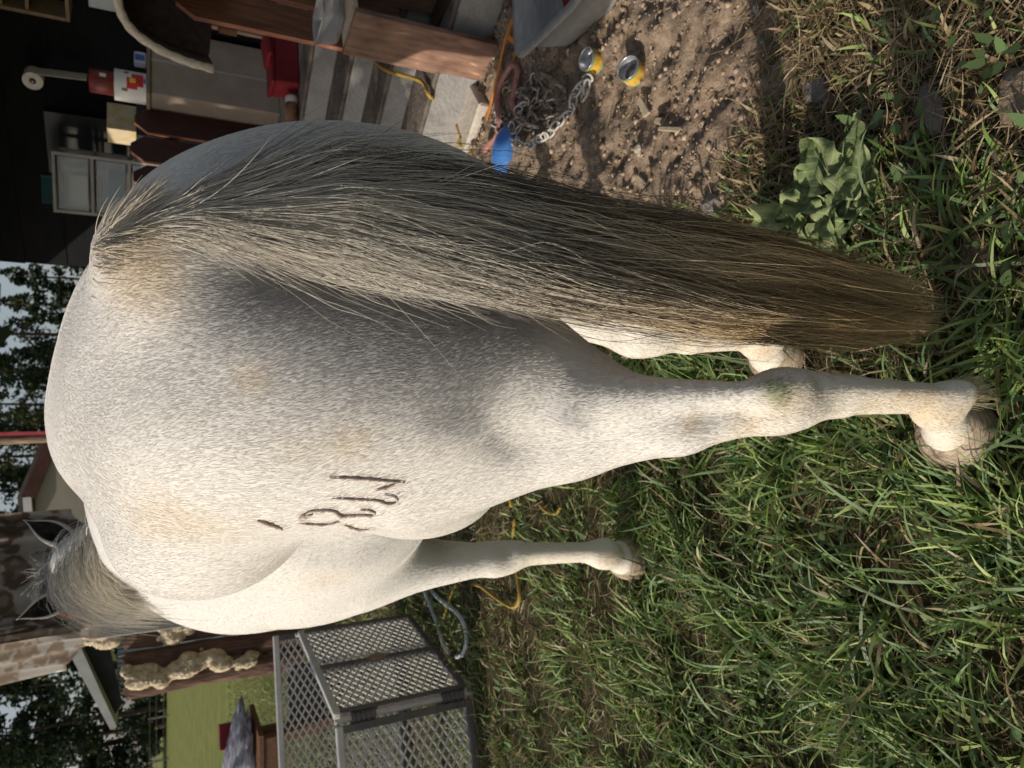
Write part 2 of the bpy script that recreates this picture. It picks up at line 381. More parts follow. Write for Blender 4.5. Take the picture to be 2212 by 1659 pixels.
lumps('soil_crumbs', 'soil crumbs in the thin turf', 6000, (-0.3, 1.3, 0.45, 1.5), lambda x, y: bare(x, y)*dry_amount(x, y), (0.003, 0.012), [(0.16,0.115,0.075), (0.11,0.08,0.05)], soil_m)

# single stones, chips and droppings that can be told apart
def rock(name, label, cat, X, Y, size, col, group=None, rz=0.0, seed=0, flat=0.45, rough=0.85):
    p = on_ground(X, Y); r = np.random.default_rng(seed); bm = bmesh.new(); bmesh.ops.create_icosphere(bm, subdivisions=2, radius=1)
    ph = r.uniform(0, 6.3, 6)
    for v in bm.verts:
        q = v.co; d = 1+0.16*math.sin(q.x*3+ph[0])+0.13*math.sin(q.y*4+ph[1])+0.1*math.sin(q.z*5+ph[2])+r.normal(0, 0.04)
        v.co = Vector((q.x*size[0], q.y*size[1], q.z*size[2]))*d
    me = bpy.data.meshes.new(name); bm.to_mesh(me); bm.free()
    o = link(name, me, mat_noise(name+'_surface', tuple(c*0.7 for c in col), col, 22, rough, 0.5)); o.location = (p[0], p[1], ground_h(p[0], p[1])+size[2]*0.35); o.rotation_euler = (0.15*r.normal(), 0.15*r.normal(), rz)
    return tag(o, label, cat, group)
rock('stone', 'flat grey wedge of stone in the shadow band on the turf', 'stone', 1762, 195, (0.045, 0.032, 0.010), (0.21, 0.19, 0.18), rz=0.7, seed=3)
rock('stone', 'pale rounded pebble beside the dark leg shadow on bare soil', 'stone', 1392, 328, (0.018, 0.012, 0.010), (0.55, 0.46, 0.37), seed=4)
rock('stone', 'brown half buried stone at the edge of the picture among dry grass', 'stone', 2200, 215, (0.05, 0.03, 0.02), (0.22, 0.17, 0.12), seed=5)
rock('stone', 'dark stone in the second shadow band among straw', 'stone', 2010, 235, (0.05, 0.028, 0.018), (0.17, 0.14, 0.13), rz=0.3, seed=6)
rock('stone', 'grey stone behind the tail beside the wilted burdock', 'stone', 1545, 445, (0.04, 0.03, 0.02), (0.27, 0.23, 0.20), seed=8)
rock('stone', 'small white pebble near the upper edge of the soil', 'stone', 1637, 20, (0.012, 0.010, 0.008), (0.6, 0.55, 0.48), seed=9)
rock('dropping', 'dark brown crumbling dung clod behind the tail tip', 'dung', 2125, 575, (0.045, 0.033, 0.024), (0.13, 0.085, 0.055), seed=10, flat=0.8)
rock('dropping', 'small dark dung clod in front of the left hind hoof', 'dung', 2132, 1052, (0.014, 0.011, 0.010), (0.12, 0.085, 0.06), seed=11)
chipm = mat_noise('wood_chip', (0.33, 0.26, 0.17), (0.50, 0.41, 0.29), 40, 0.85, 0.3, stretch=(1, 6, 1))
def chip(label, X, Y, L, W, rz, T=0.010):
    p = on_ground(X, Y); mb = MB(); mb.prism([(-L/2, -W/2), (L/2, -W*0.4), (L*0.55, W*0.3), (-L*0.42, W/2)], 0, T, Matrix(((1,0,0,0),(0,0,1,0),(0,1,0,0),(0,0,0,1))))
    o = mb.build('wood_chip', chipm, bevel=0.0015); o.location = (p[0], p[1], ground_h(p[0], p[1])+0.006); o.rotation_euler = (0.12, -0.1, rz); tag(o, label, 'wood chip')
chip('pale split wood chip lying across the leg shadow on soil', 1392, 233, 0.065, 0.026, 0.5)
chip('short wood chip on the soil just behind the tail hair', 1392, 395, 0.055, 0.022, 0.75)
chip('wood chip lying among the chain links', 1180, 170, 0.10, 0.035, 1.0)
chip('tan wood chip on soil beside a pale pebble', 1420, 262, 0.030, 0.022, 1.2)
chip('long thin wood splinter on bare soil', 1450, 280, 0.09, 0.014, 1.25)

# burdock: wilting plant with large leaves
leafm, n, l, b = nt('burdock_leaf')
tc = n.new('ShaderNodeTexCoord'); nz = n.new('ShaderNodeTexNoise'); nz.inputs['Scale'].default_value = 30; nz.inputs['Detail'].default_value = 9; nz.inputs['Roughness'].default_value = 0.7; l.new(tc.outputs['Object'], nz.inputs['Vector'])
rr_ = ramp(n, [(0.28, (0.10, 0.15, 0.055)), (0.50, (0.175, 0.225, 0.095)), (0.64, (0.23, 0.26, 0.125)), (0.74, (0.36, 0.29, 0.18))]); l.new(nz.outputs['Fac'], rr_.inputs[0])
def mth(op, a, c_):
    q = n.new('ShaderNodeMath'); q.operation = op
    for i_, v_ in enumerate((a, c_)):
        if v_ is None: continue
        if isinstance(v_, (int, float)): q.inputs[i_].default_value = v_
        else: l.new(v_, q.inputs[i_])
    return q.outputs[0]
sx3 = n.new('ShaderNodeSeparateXYZ'); l.new(tc.outputs['Object'], sx3.inputs[0])
ay = mth('ABSOLUTE', sx3.outputs['Y'], None); vn = mth('GREATER_THAN', mth('SINE', mth('MULTIPLY', mth('SUBTRACT', sx3.outputs['X'], mth('MULTIPLY', ay, 0.75)), 330.0), None), 0.90)
rib = mth('MAXIMUM', vn, mth('LESS_THAN', ay, 0.0022))
vm = n.new('ShaderNodeMixRGB'); l.new(mth('MULTIPLY', rib, 0.55), vm.inputs[0]); l.new(rr_.outputs[0], vm.inputs[1]); vm.inputs[2].default_value = (0.34, 0.38, 0.22, 1); l.new(vm.outputs[0], b.inputs['Base Color'])
vb = n.new('ShaderNodeBump'); vb.inputs['Strength'].default_value = 0.5; vb.inputs['Distance'].default_value = 0.004; l.new(nz.outputs['Fac'], vb.inputs['Height']); l.new(vb.outputs[0], b.inputs['Normal'])
b.inputs['Roughness'].default_value = 0.85; b.inputs['Specular IOR Level'].default_value = 0.1
def leaf_mesh(name, L, W, wave, droop, seed, matl, parent, loc, rz, pitch, roll=0.0):
    r = np.random.default_rng(seed); nu, nv = 20, 15; V = []; F = []
    ph = r.uniform(0, 6.3, 4)
    for i in range(nu):
        u = i/(nu-1); half = W*0.5*(math.sin(math.pi*min(1, u*0.96+0.04)**0.72)**0.75)
        for j in range(nv):
            v = -1+2*j/(nv-1); e = abs(v)
            half_j = half*(1+0.10*math.sin(u*19+ph[0]+v)*e)
            z = -droop*L*u*u + 0.16*W*e**1.5 + wave*W*math.sin(u*14+ph[1]+v*2.5)*e**2 + wave*0.5*W*math.sin(u*6+v*7+ph[2]) - 0.03*W*math.exp(-(v/0.08)**2) + 0.022*W*math.sin((u*1.0-0.35*e)*44)*(1-e)**0.4
            V.append((L*u*(1-0.06*e), v*half_j, z))
    for i in range(nu-1):
        for j in range(nv-1): F.append((i*nv+j, (i+1)*nv+j, (i+1)*nv+j+1, i*nv+j+1))
    mb = MB().add(V, F); mb.tube([(L*u, 0, -droop*L*u*u-0.03*W) for u in np.linspace(-0.25, 0.92, 8)], [0.0035*(1-0.75*k/7) for k in range(8)], 5)
    o = link(name, mb.mesh(name, smooth=True), matl, parent); o.location = loc; o.rotation_euler = (roll, pitch, rz); return o
bd = on_ground(1780, 450); burdock = thing('burdock_plant', 'wilting burdock with large pale green leaves lying on the turf behind the tail', 'plant', (bd[0], bd[1], 0))
for i, (X, Y, L, W, rz, pit, h) in enumerate([(1850, 360, .15, .12, 0.5, -.30, .05), (1800, 400, .13, .13, 1.35, -.2, .06), (1960, 330, .16, .085, 0.15, -.15, .05), (1900, 420, .15, .11, -0.25, .05, .06), (1840, 440, .12, .11, 2.2, -.1, .055),
        (1650, 450, .15, .12, 2.4, -.1, .05), (1700, 470, .13, .12, 2.9, .0, .05), (1790, 500, .13, .10, 3.6, -.05, .04), (1860, 480, .13, .10, -0.9, .05, .04), (1950, 410, .15, .085, 0.0, .0, .045), (1740, 430, .10, .09, 1.9, -.3, .06), (1610, 470, .10, .09, 2.7, .1, .03)]):
    p = on_ground(X, Y, h); q = p*0.55+np.array([bd[0], bd[1], 0.03])*0.45
    leaf_mesh('leaf', L*0.9, W*0.9, 0.13, 0.25, 100+i, leafm, burdock, tuple(q-np.array([bd[0], bd[1], 0])), rz, pit, 0.25*math.sin(i*2.3))

# ------------------------------------------------------------------ porch, steps and house
Ed = np.array([-0.66, 0.75, 0]); Nd = np.array([-0.75, -0.66, 0])          # along the step edges; out from the porch
Rz_E = Matrix.Rotation(math.atan2(Ed[1], Ed[0]), 4, 'Z')
conc = mat_noise('concrete', (0.20, 0.19, 0.18), (0.33, 0.315, 0.30), 7, 0.9, 0.35, bscale=60, detail=9)
dirty = mat_noise('dirty_concrete', (0.07, 0.055, 0.045), (0.20, 0.165, 0.135), 9, 0.95, 0.5, bscale=50, detail=9)
steps = thing('porch_steps', 'four grey concrete steps leading up to the porch', 'steps', (1.28, 2.93, 0))
fr = [(1.28, 2.93, 0.205, 0.0), (1.42, 3.14, 0.33, 0.17), (1.555, 3.37, 0.445, 0.29), (1.69, 3.63, 0.575, 0.41)]
def along(mb, x, y, z0, z1, depth, L0, L1):
    """block with its front edge through (x, y), running from L0 to L1 along the step edge"""
    a = np.array([x, y, 0]); c = a + Ed*(L0+L1)/2 - Nd*depth/2 - np.array([1.28, 2.93, 0])
    mb.box((c[0], c[1], (z0+z1)/2), (abs(L1-L0), depth, z1-z0), Rz_E.to_3x3())
for i, (x, y, z, zl) in enumerate(fr):
    mb = MB(); along(mb, x, y, 0.0 if i == 0 else fr[i-1][2]-0.02, z-0.022, 0.6 if i < 3 else 0.3, -0.45, 1.35); mb.build('riser', conc, steps, bevel=0.008)
    mb = MB(); q = np.array([x, y, 0])+Nd*0.004; along(mb, q[0], q[1], z-0.020, z, 0.42, -0.45, 1.35); mb.build('tread', dirty, steps, bevel=0.006)
padm = mat_noise('pale_slab', (0.42, 0.37, 0.31), (0.55, 0.49, 0.41), 14, 0.9, 0.3)
pad = MB(); c = np.array([1.14, 2.80, 0]); pad.box((0, 0, 0.012), (0.55, 0.22, 0.05), Rz_E.to_3x3())
o = pad.build('stone_slab', padm, bevel=0.008); o.location = (1.10, 3.06, 0.0); tag(o, 'pale flat slab laid on the soil at the foot of the steps', 'slab')
deckm = mat_noise('weathered_deck', (0.16, 0.14, 0.115), (0.33, 0.295, 0.25), 9, 0.9, 0.4, stretch=(1, 8, 1), detail=8)
deck = thing('porch_deck', 'weathered grey board porch floor above the steps', 'porch', (1.85, 3.9, 0))
for k in range(14):
    a = np.array([1.76, 3.76, 0]) - Nd*(0.135*k); c = a + Ed*0.5 - np.array([1.85, 3.9, 0])
    mb = MB(); mb.box((c[0], c[1], 0.555+0.003*math.sin(k*2.1)), (4.2, 0.128, 0.036), Rz_E.to_3x3()); mb.build('deck_board', deckm, deck, bevel=0.004)
mb = MB(); a = np.array([1.80, 3.80, 0])+Ed*0.5-np.array([1.85, 3.9, 0]); mb.box((a[0], a[1], 0.27), (4.2, 0.05, 0.53), Rz_E.to_3x3()); mb.build('fascia', deckm, deck)
# house wall of wide black boards
W0 = np.array([3.6, 4.55, 0]); Wd = np.array([-0.69, 0.724, 0])
house = thing('house', 'black boarded house wall behind the porch with a dark glazed door', 'house', tuple(W0))
blackm = mat_noise('black_siding', (0.005, 0.0053, 0.0062), (0.0085, 0.009, 0.0105), 5, 0.7, 0.2, stretch=(1, 1, 5), spec=0.06)
Rw = Matrix.Rotation(math.atan2(Wd[1], Wd[0]), 4, 'Z'); Wn = np.array([-Wd[1], Wd[0], 0]); WL = 3.72
def wallbox(mb, s0, s1, z0, z1, d0, d1):
    """piece on the wall: s along it from W0, d out from it towards the yard"""
    c = Wd*(s0+s1)/2 + Wn*(d0+d1)/2; mb.box((c[0], c[1], (z0+z1)/2), (s1-s0, abs(d1-d0), z1-z0), Rw.to_3x3())
mb = MB(); wallbox(mb, 0, WL, 0.0, 3.0, -0.16, -0.02); mb.build('wall', blackm, house)
for k in range(9):
    mb = MB(); z0 = 0.42+0.30*k
    c = Wd*WL/2; mb.prism([(-WL/2, 0)]*0 or [(0.0, z0), (0.024, z0), (0.010, z0+0.312), (0.0, z0+0.312)], -WL/2, WL/2,
        Matrix.Translation(Vector((c[0], c[1], 0))) @ Matrix(((Wn[0], Wd[0], 0, 0), (Wn[1], Wd[1], 0, 0), (0, 0, 1, 0), (0, 0, 0, 1))))
    mb.build('siding_board', blackm, house)
trimw = mat_noise('house_trim', (0.42, 0.38, 0.33), (0.52, 0.47, 0.41), 10, 0.8, 0.2)
mb = MB(); wallbox(mb, WL-0.005, WL+0.07, 0.0, 1.52, -0.16, 0.035); mb.build('corner_board', trimw, house)
# door with small panes
doorm = mat_noise('door_paint', (0.012, 0.013, 0.015), (0.022, 0.023, 0.026), 8, 0.4, 0.1)
glassm = mat_noise('dark_glass', (0.014, 0.018, 0.021), (0.022, 0.027, 0.031), 3, 0.12, 0, spec=0.6)
mb = MB(); wallbox(mb, 2.28, 3.02, 0.58, 1.98, 0.026, 0.062); door = mb.build('door', doorm, house, bevel=0.004)
for i in range(3):
    mb = MB(); wallbox(mb, 2.37, 2.93, 1.04+0.29*i, 1.31+0.29*i, 0.063, 0.067); mb.build('pane', glassm, door)
mb = MB(); a = Wd*2.34+Wn*0.085; mb.box((a[0], a[1], 1.30), (0.028, 0.06, 0.028), Rw.to_3x3()); mb.build('handle', mat_noise('brass', (0.3,0.22,0.1), (0.45,0.33,0.15), 8, 0.35, metallic=0.8), door)
shade_roofm = mat_noise('added_shade_roof', (0.05, 0.048, 0.046), (0.08, 0.075, 0.07), 6, 0.85, 0.2)
mb = MB(); c0 = Wd*1.95 + Wn*1.45; mb.box((c0[0], c0[1], 2.75), (5.1, 3.2, 0.10), Rw.to_3x3()); mb.build('roof', shade_roofm, house)  # roof added out of view, sized to keep sun off the wall

# pickets ------------------------------------------------------------
redm = mat_noise('dark_red_stain', (0.030, 0.009, 0.007), (0.060, 0.018, 0.013), 12, 0.55, 0.25, stretch=(6, 6, 0.8))
copm = mat_noise('sunlit_edge', (0.30, 0.115, 0.07), (0.46, 0.20, 0.12), 14, 0.75, 0.3, stretch=(6, 6, 1))  # bright copper colour carries the sunlight on the picket edges
brnm = mat_noise('brown_stain', (0.085, 0.030, 0.013), (0.19, 0.075, 0.034), 9, 0.6, 0.3, stretch=(7, 7, 0.7), detail=7)
def picket_mesh(name, w, h, th, face, edge, chamfer=0.055):
    """dog-eared picket, foot at z = 0, face towards -y"""
    prof = [(-w/2, 0), (w/2, 0), (w/2, h-chamfer*1.25), (w/2-chamfer, h), (-w/2+chamfer, h), (-w/2, h-chamfer*1.25)]
    me = MB().prism(prof, -th/2, th/2).mesh(name, bevel=0.0012)
    me.materials.append(face); me.materials.append(edge)
    for p in me.polygons: p.material_index = 0 if abs(p.normal.y) > 0.8 else 1
    return me
def picket_row(label, start, direc, count, pitch, w, h, th, face, edge, z0, rail_back=0.03, jitter=0.01):
    d = np.array(direc, float); d /= np.linalg.norm(d); rz = math.atan2(d[1], d[0])
    root = thing('picket_railing', label, 'railing', (start[0], start[1], z0), rz)
    meshes = [picket_mesh('picket', w, h, th, face, edge)]
    for k in range(count):
        o = link('picket', meshes[0], None, root); o.location = (pitch*k, 0.004*math.sin(k*5), jitter*math.sin(k*3.7)); o.rotation_euler = (0, 0.006*math.sin(k*2.9), 0)
    for z in (0.12, h-0.20):
        mb = MB(); mb.box((pitch*(count-1)/2, th/2+0.024, z), (pitch*(count-1)+w, 0.04, 0.075)); mb.build('rail', face, root, bevel=0.003)
    return root
picket_row('far railing of dark red dog eared pickets left of the cardboard box', (0.98, 4.50), (0.95, 0.30), 4, 0.192, 0.165, 0.80, 0.024, redm, copm, 0.58)
picket_row('near railing of tall reddish brown dog eared pickets right of the steps', (1.575, 3.22), (0.95, 0.30), 4, 0.188, 0.165, 1.17, 0.024, brnm, copm, 0.03)

# brown wooden crate with worn paint beside the steps
worn, n, l, b = nt('worn_brown_paint')
tc = n.new('ShaderNodeTexCoord'); mp = n.new('ShaderNodeMapping'); mp.inputs['Scale'].default_value = (3, 3, 0.8); l.new(tc.outputs['Object'], mp.inputs[0])
z1_ = n.new('ShaderNodeTexNoise'); z1_.inputs['Scale'].default_value = 11; z1_.inputs['Detail'].default_value = 9; l.new(mp.outputs[0], z1_.inputs['Vector'])
rw = ramp(n, [(0.30, (0.11, 0.055, 0.035)), (0.52, (0.215, 0.12, 0.08)), (0.64, (0.27, 0.155, 0.105)), (0.70, (0.50, 0.27, 0.13))]); l.new(z1_.outputs['Fac'], rw.inputs[0]); l.new(rw.outputs[0], b.inputs['Base Color']); b.inputs['Roughness'].default_value = 0.75
paleend = mat_noise('raw_plank_end', (0.42, 0.33, 0.23), (0.58, 0.47, 0.34), 20, 0.85, 0.3)
ca, cb = np.array([1.33, 2.88, 0]), np.array([1.405, 2.665, 0]); cd = (cb-ca)/np.linalg.norm(cb-ca); rzc = math.atan2(cd[1], cd[0])
crate = thing('wooden_crate', 'worn brown plank crate standing on end beside the steps', 'crate', tuple(ca), rzc)
for i, (z0, z1, wd) in enumerate(((0.0, 0.60, 0.225),)):
    mb = MB(); mb.box((wd/2, 0.012, (z0+z1)/2), (wd, 0.024, z1-z0)); mb.build('side_plank', worn, crate, bevel=0.002)
mb = MB(); mb.box((0.09, 0.20, 0.585), (0.18, 0.34, 0.022)); mb.build('top_plank', paleend, crate, bevel=0.002)
mb = MB(); mb.box((-0.008, 0.20, 0.30), (0.018, 0.36, 0.58)); mb.build('back_plank', worn, crate, bevel=0.002)
mb = MB(); mb.box((0.14, 0.40, 0.33), (0.26, 0.022, 0.62)); mb.build('side_plank', worn, crate, bevel=0.002)
mb = MB(); mb.box((0.10, 0.20, 0.02), (0.2, 0.34, 0.02)); mb.build('floor_plank', worn, crate, bevel=0.002)
# sun-faded plank leaning behind the crate
mb = MB(); mb.box((0, 0, 0.30), (0.20, 0.022, 0.60)); o = mb.build('loose_plank', worn, bevel=0.002); o.location = (1.63, 2.80, 0.16); o.rotation_euler = (0.05, 0, rzc); tag(o, 'short worn plank with orange bare patches standing behind the crate', 'plank')
mb = MB(); mb.box((0, 0, 0.11), (0.24, 0.30, 0.22)); o = mb.build('wooden_block', mat_noise('dark_timber', (0.03,0.02,0.015), (0.07,0.045,0.03), 8, 0.8, 0.3), bevel=0.006); o.location = (1.68, 2.80, 0.0); o.rotation_euler = (0, 0, rzc); tag(o, 'dark timber block under the standing plank', 'block')
# clear plastic tub on the crate
clear, n, l, b = nt('clear_plastic'); b.inputs['Base Color'].default_value = (0.82, 0.84, 0.84, 1); b.inputs['Roughness'].default_value = 0.12; b.inputs['Transmission Weight'].default_value = 0.85; b.inputs['IOR'].default_value = 1.35
def tub(name, label, cat, loc, rz, sx, sy, h, mat, flare=1.12, rim=0.012, th=0.003, rnd=0.18, parent_parts=True, tilt=(0,0)):
    """open tub with flared walls and a rolled rim"""
    def ring(k, z, off=0.0):
        P = []
        for q in range(32):
            a = 2*math.pi*q/32; c_, s_ = math.cos(a), math.sin(a); e = 2/7.0
            P.append((math.copysign(abs(c_)**e, c_)*(sx/2*k+off), math.copysign(abs(s_)**e, s_)*(sy/2*k+off), z))
        return P
    k = flare; R_ = [ring(0.90, 0.0), ring(0.97, 0.004), ring(1.0, 0.02), ring(1+(k-1)*0.5, h*0.5), ring(k, h), ring(k, h, rim), ring(k, h+0.006, rim), ring(k, h+0.006, -th), ring(1+(k-1)*0.5, h*0.5, -th), ring(1.0, 0.022, -th), ring(0.90, 0.006, -th)]
    V = [p for r_ in R_ for p in r_]; F = []
    for i in range(len(R_)-1):
        for q in range(32): F.append((i*32+q, i*32+(q+1)%32, (i+1)*32+(q+1)%32, (i+1)*32+q))
    F.append(tuple(range(31, -1, -1))); F.append(tuple((len(R_)-1)*32+q for q in range(32)))
    o = MB().add(V, F).build(name, mat, smooth=False); o.data.shade_smooth(); o.location = loc; o.rotation_euler = (tilt[0], tilt[1], rz); return tag(o, label, cat)
tub('plastic_box', 'small clear plastic tub resting on top of the brown crate', 'tub', (1.49, 2.93, 0.598), rzc, 0.17, 0.13, 0.085, clear, 1.1, 0.006, 0.002)

# grey storage tote with a red cup lying in it
totem, n, l, b = nt('tote_plastic'); b.inputs['Base Color'].default_value = (0.50, 0.49, 0.475, 1); b.inputs['Roughness'].default_value = 0.42
nz = n.new('ShaderNodeTexNoise'); nz.inputs['Scale'].default_value = 14; nz.inputs['Detail'].default_value = 6; rq = ramp(n, [(0.3, (0.40, 0.38, 0.355)), (0.7, (0.54, 0.525, 0.50))]); l.new(nz.outputs['Fac'], rq.inputs[0]); l.new(rq.outputs[0], b.inputs['Base Color'])
t_ = n.new('ShaderNodeBsdfTranslucent'); l.new(rq.outputs[0], t_.inputs['Color']); mx = n.new('ShaderNodeMixShader'); mx.inputs[0].default_value = 0.42; l.new(b.outputs[0], mx.inputs[1]); l.new(t_.outputs[0], mx.inputs[2]); l.new(mx.outputs[0], n['Material Output'].inputs['Surface'])
tub('storage_tote', 'dusty grey open plastic tote on the bare soil', 'tote', (1.43, 1.975, 0.0), math.radians(2), 0.54, 0.37, 0.17, totem, 1.10, 0.030, 0.004)
redp = mat_noise('red_plastic', (0.22, 0.012, 0.016), (0.30, 0.02, 0.022), 6, 0.35, 0)
cq = on_ground(1248, 62, 0.055); cup = thing('red_cup', 'dark red plastic cup lying on its side in the tote', 'cup', (cq[0]+0.02, cq[1], 0.055), math.radians(12))
Mc = Matrix.Rotation(math.radians(90), 4, 'Y')
MB().lathe([(0.001, 0.004), (0.030, 0.004), (0.034, 0.0), (0.046, 0.16), (0.049, 0.162), (0.049, 0.150), (0.044, 0.148), (0.0445, 0.155), (0.0325, 0.010), (0.001, 0.010)], 28, Mc).build('cup_body', redp, cup, smooth=True)
mark = mat_noise('purple_print', (0.25, 0.22, 0.45), (0.33, 0.30, 0.55), 8, 0.5, 0)
mb = MB()
for a, b_ in (((0.085, -0.020), (0.125, -0.018)), ((0.125, -0.018), (0.090, 0.004)), ((0.090, 0.004), (0.130, 0.006)), ((0.105, 0.012), (0.128, 0.018))):
    f = lambda q: (q[0], q[1], math.sqrt(max(0.0, (0.036+0.0655*q[0]+0.0015)**2-q[1]**2)))
    mb.bar(f(a), f(b_), 0.0045, 0.0012)
mb.build('print_mark', mark, cup)
# two small food tins
tinm = mat_noise('tin', (0.42, 0.42, 0.43), (0.60, 0.60, 0.61), 9, 0.32, 0.05, metallic=0.7)
labm, n, l, b = nt('tin_label'); tc = n.new('ShaderNodeTexCoord'); sp_ = n.new('ShaderNodeSeparateXYZ'); l.new(tc.outputs['Object'], sp_.inputs[0])
nz = n.new('ShaderNodeTexNoise'); nz.inputs['Scale'].default_value = 42; l.new(tc.outputs['Object'], nz.inputs['Vector'])
rl = ramp(n, [(0.30, (0.30, 0.42, 0.10)), (0.42, (0.50, 0.27, 0.03)), (0.60, (0.62, 0.40, 0.08)), (0.72, (0.58, 0.50, 0.33))]); l.new(nz.outputs['Fac'], rl.inputs[0]); l.new(rl.outputs[0], b.inputs['Base Color']); b.inputs['Roughness'].default_value = 0.4
greenm = mat_noise('label_green', (0.16, 0.34, 0.10), (0.24, 0.45, 0.16), 12, 0.45, 0)
ovalm = mat_noise('label_oval', (0.20, 0.09, 0.06), (0.28, 0.14, 0.09), 12, 0.5, 0)
def tin(label, X, Y, tilt, oval):
    p = on_ground(X, Y); t = thing('food_tin', label, 'tin', (p[0], p[1], ground_h(p[0], p[1])+0.004)); t.rotation_euler = tilt; t['group'] = 'open tins on the soil'
    r, h = 0.0365, 0.050
    MB().lathe([(0.001, 0.0), (r-0.002, 0.0), (r+0.0008, 0.001), (r, 0.004), (r, h-0.003), (r+0.0012, h-0.001), (r+0.0012, h+0.0008), (r-0.0012, h+0.0008), (r-0.0018, h-0.003), (r-0.002, 0.008), (0.001, 0.007)], 28).build('can', tinm, t, smooth=True)
    MB().lathe([(r+0.0006, 0.0055), (r+0.0006, h-0.0045)], 28).build('label_band', labm, t, smooth=True)
    for z in (0.006, h-0.009): MB().lathe([(r+0.0010, z), (r+0.0010, z+0.004)], 28).build('label_stripe', greenm, t, smooth=True)
    if oval is not None:
        V = []; 
        for q in range(16):
            a = 2*math.pi*q/16; an = oval+0.30*math.cos(a); V.append(((r+0.0016)*math.cos(an), (r+0.0016)*math.sin(an), h*0.5+0.013*math.sin(a)))
        MB().add(V, [tuple(range(16))]).build('label_oval', ovalm, t)
tin('open tin with bright yellow label in the sun, beside the tote', 1290, 135, (0.10, -0.06, 0.4), None)
tin('open tin with orange label and brown oval, in the shadow band', 1372, 162, (0.32, -0.20, 0.9), -2.0)

# blue feed scoop, ropes, webbing, chain
bluem = mat_noise('blue_plastic', (0.05, 0.17, 0.50), (0.09, 0.26, 0.62), 7, 0.4, 0.1)
p = on_ground(1098, 345); me = bpy.data.meshes.new('feed_scoop'); bm = bmesh.new(); bmesh.ops.create_uvsphere(bm, u_segments=28, v_segments=16, radius=1)
for v in bm.verts:
    q = v.co.copy(); wdt = 0.062*(1-0.22*q.x); v.co = Vector((q.x*0.115, q.y*wdt, max(q.z, -0.15)*0.055))
bm.to_mesh(me); bm.free(); o = link('feed_scoop', me, bluem, smooth=True); o.location = (p[0]+0.02, p[1], 0.012); o.rotation_euler = (0, -0.05, math.radians(172)); tag(o, 'rounded blue plastic scoop lying face down on the soil', 'scoop')
def rope(name, label, cat, pts, r, mat, n=7, twist=True, group=None):
    P = smooth_path(pts, n); o = MB().tube(P, r, 6).build(name, mat, smooth=True); return tag(o, label, cat, group)
yel = mat_noise('yellow_rope', (0.42, 0.27, 0.045), (0.62, 0.42, 0.09), 240, 0.8, 0.6)
G = lambda X, Y, z=0.012: on_ground(X, Y, z)
rope('rope', 'yellow rope running down the concrete steps to a knot on the soil', 'rope',
     [(1.60, 3.30, 0.36), (1.50, 3.26, 0.345), (1.40, 3.10, 0.335), (1.34, 3.00, 0.225), (1.25, 2.92, 0.215), G(955, 225, .09), G(985, 270, .04), G(1000, 308, .03), G(1008, 345), G(1012, 400), G(1030, 520), G(1060, 700), G(1075, 850), G(1090, 1000), G(1105, 1095)], 0.0085, yel)
kn = G(1000, 310, .03); rope('rope_knot', 'knotted loop where the yellow rope crosses the soil', 'rope', [kn+np.array([-.02, .0, .0]), kn+np.array([.0, .012, .016]), kn+np.array([.022, .0, .0]), G(1020, 330), G(1032, 380), G(1030, 440)], 0.0085, yel)
rope('rope', 'thin yellow rope end curling away from the knot', 'rope', [kn+np.array([.0, .01, .01]), G(990, 330, .015), G(965, 370), G(962, 392), G(985, 400), G(990, 420)], 0.007, yel)
rope('rope', 'yellow rope looping through the turf left of the front leg', 'rope', [G(1112, 1120), G(1108, 1170), G(1116, 1230), G(1122, 1290, .03), G(1108, 1312, .02), G(1075, 1295, .02), G(1040, 1268, .02), G(1020, 1262, .01)], 0.007, yel)
rope('rope', 'yellow rope end hanging in grass near the pen hose', 'rope', [G(985, 1262, .03), G(975, 1285, .03), G(968, 1310, .025), G(958, 1335, .01)], 0.006, yel)
rope('rope', 'short yellow rope loop under the belly', 'rope', [G(1165, 1090), G(1180, 1105), G(1200, 1110), G(1212, 1095)], 0.006, yel)
pink = mat_noise('pink_rope', (0.30, 0.12, 0.10), (0.50, 0.25, 0.21), 60, 0.85, 0.6)
rope('rope', 'faded pink rope looped over the pile of chain', 'rope', [G(1047, 325, .015), G(1058, 310, .02), G(1072, 296, .015), G(1080, 270, .02), G(1075, 230, .03), G(1078, 190, .03), G(1095, 155, .035), G(1108, 140, .035), G(1118, 150, .03), G(1112, 190, .03), G(1108, 220, .03), G(1118, 250, .02)], 0.013, pink)
orm = mat_noise('orange_webbing', (0.62, 0.20, 0.03), (0.80, 0.33, 0.06), 90, 0.7, 0.4)
def ribbon(mb, pts, w, th=0.003):
    P = smooth_path(pts, 6)
    for a, b_ in zip(P, P[1:]): mb.bar(a, b_, w, th)
orange = thing('webbing_strap', 'bright orange webbing strap running along the soil to the crate', 'strap', tuple(G(1080, 150)))
oo = np.array(orange.location)
for nm, pts in (('strap', [G(1112, 28, .03), G(1090, 90, .035), G(1075, 160, .03), G(1062, 215, .02), G(1050, 258, .015)]), ('strap_tail', [G(1094, 78, .03), G(1112, 92, .02), G(1115, 112, .015), G(1106, 135, .012)])):
    mb = MB(); ribbon(mb, [p_-oo for p_ in pts], 0.020); mb.build(nm, orm, orange)
chm = mat_noise('rusty_chain', (0.17, 0.095, 0.06), (0.42, 0.36, 0.30), 35, 0.7, 0.3)
chb = mat_noise('galvanised_chain', (0.36, 0.34, 0.31), (0.56, 0.53, 0.48), 35, 0.6, 0.2)
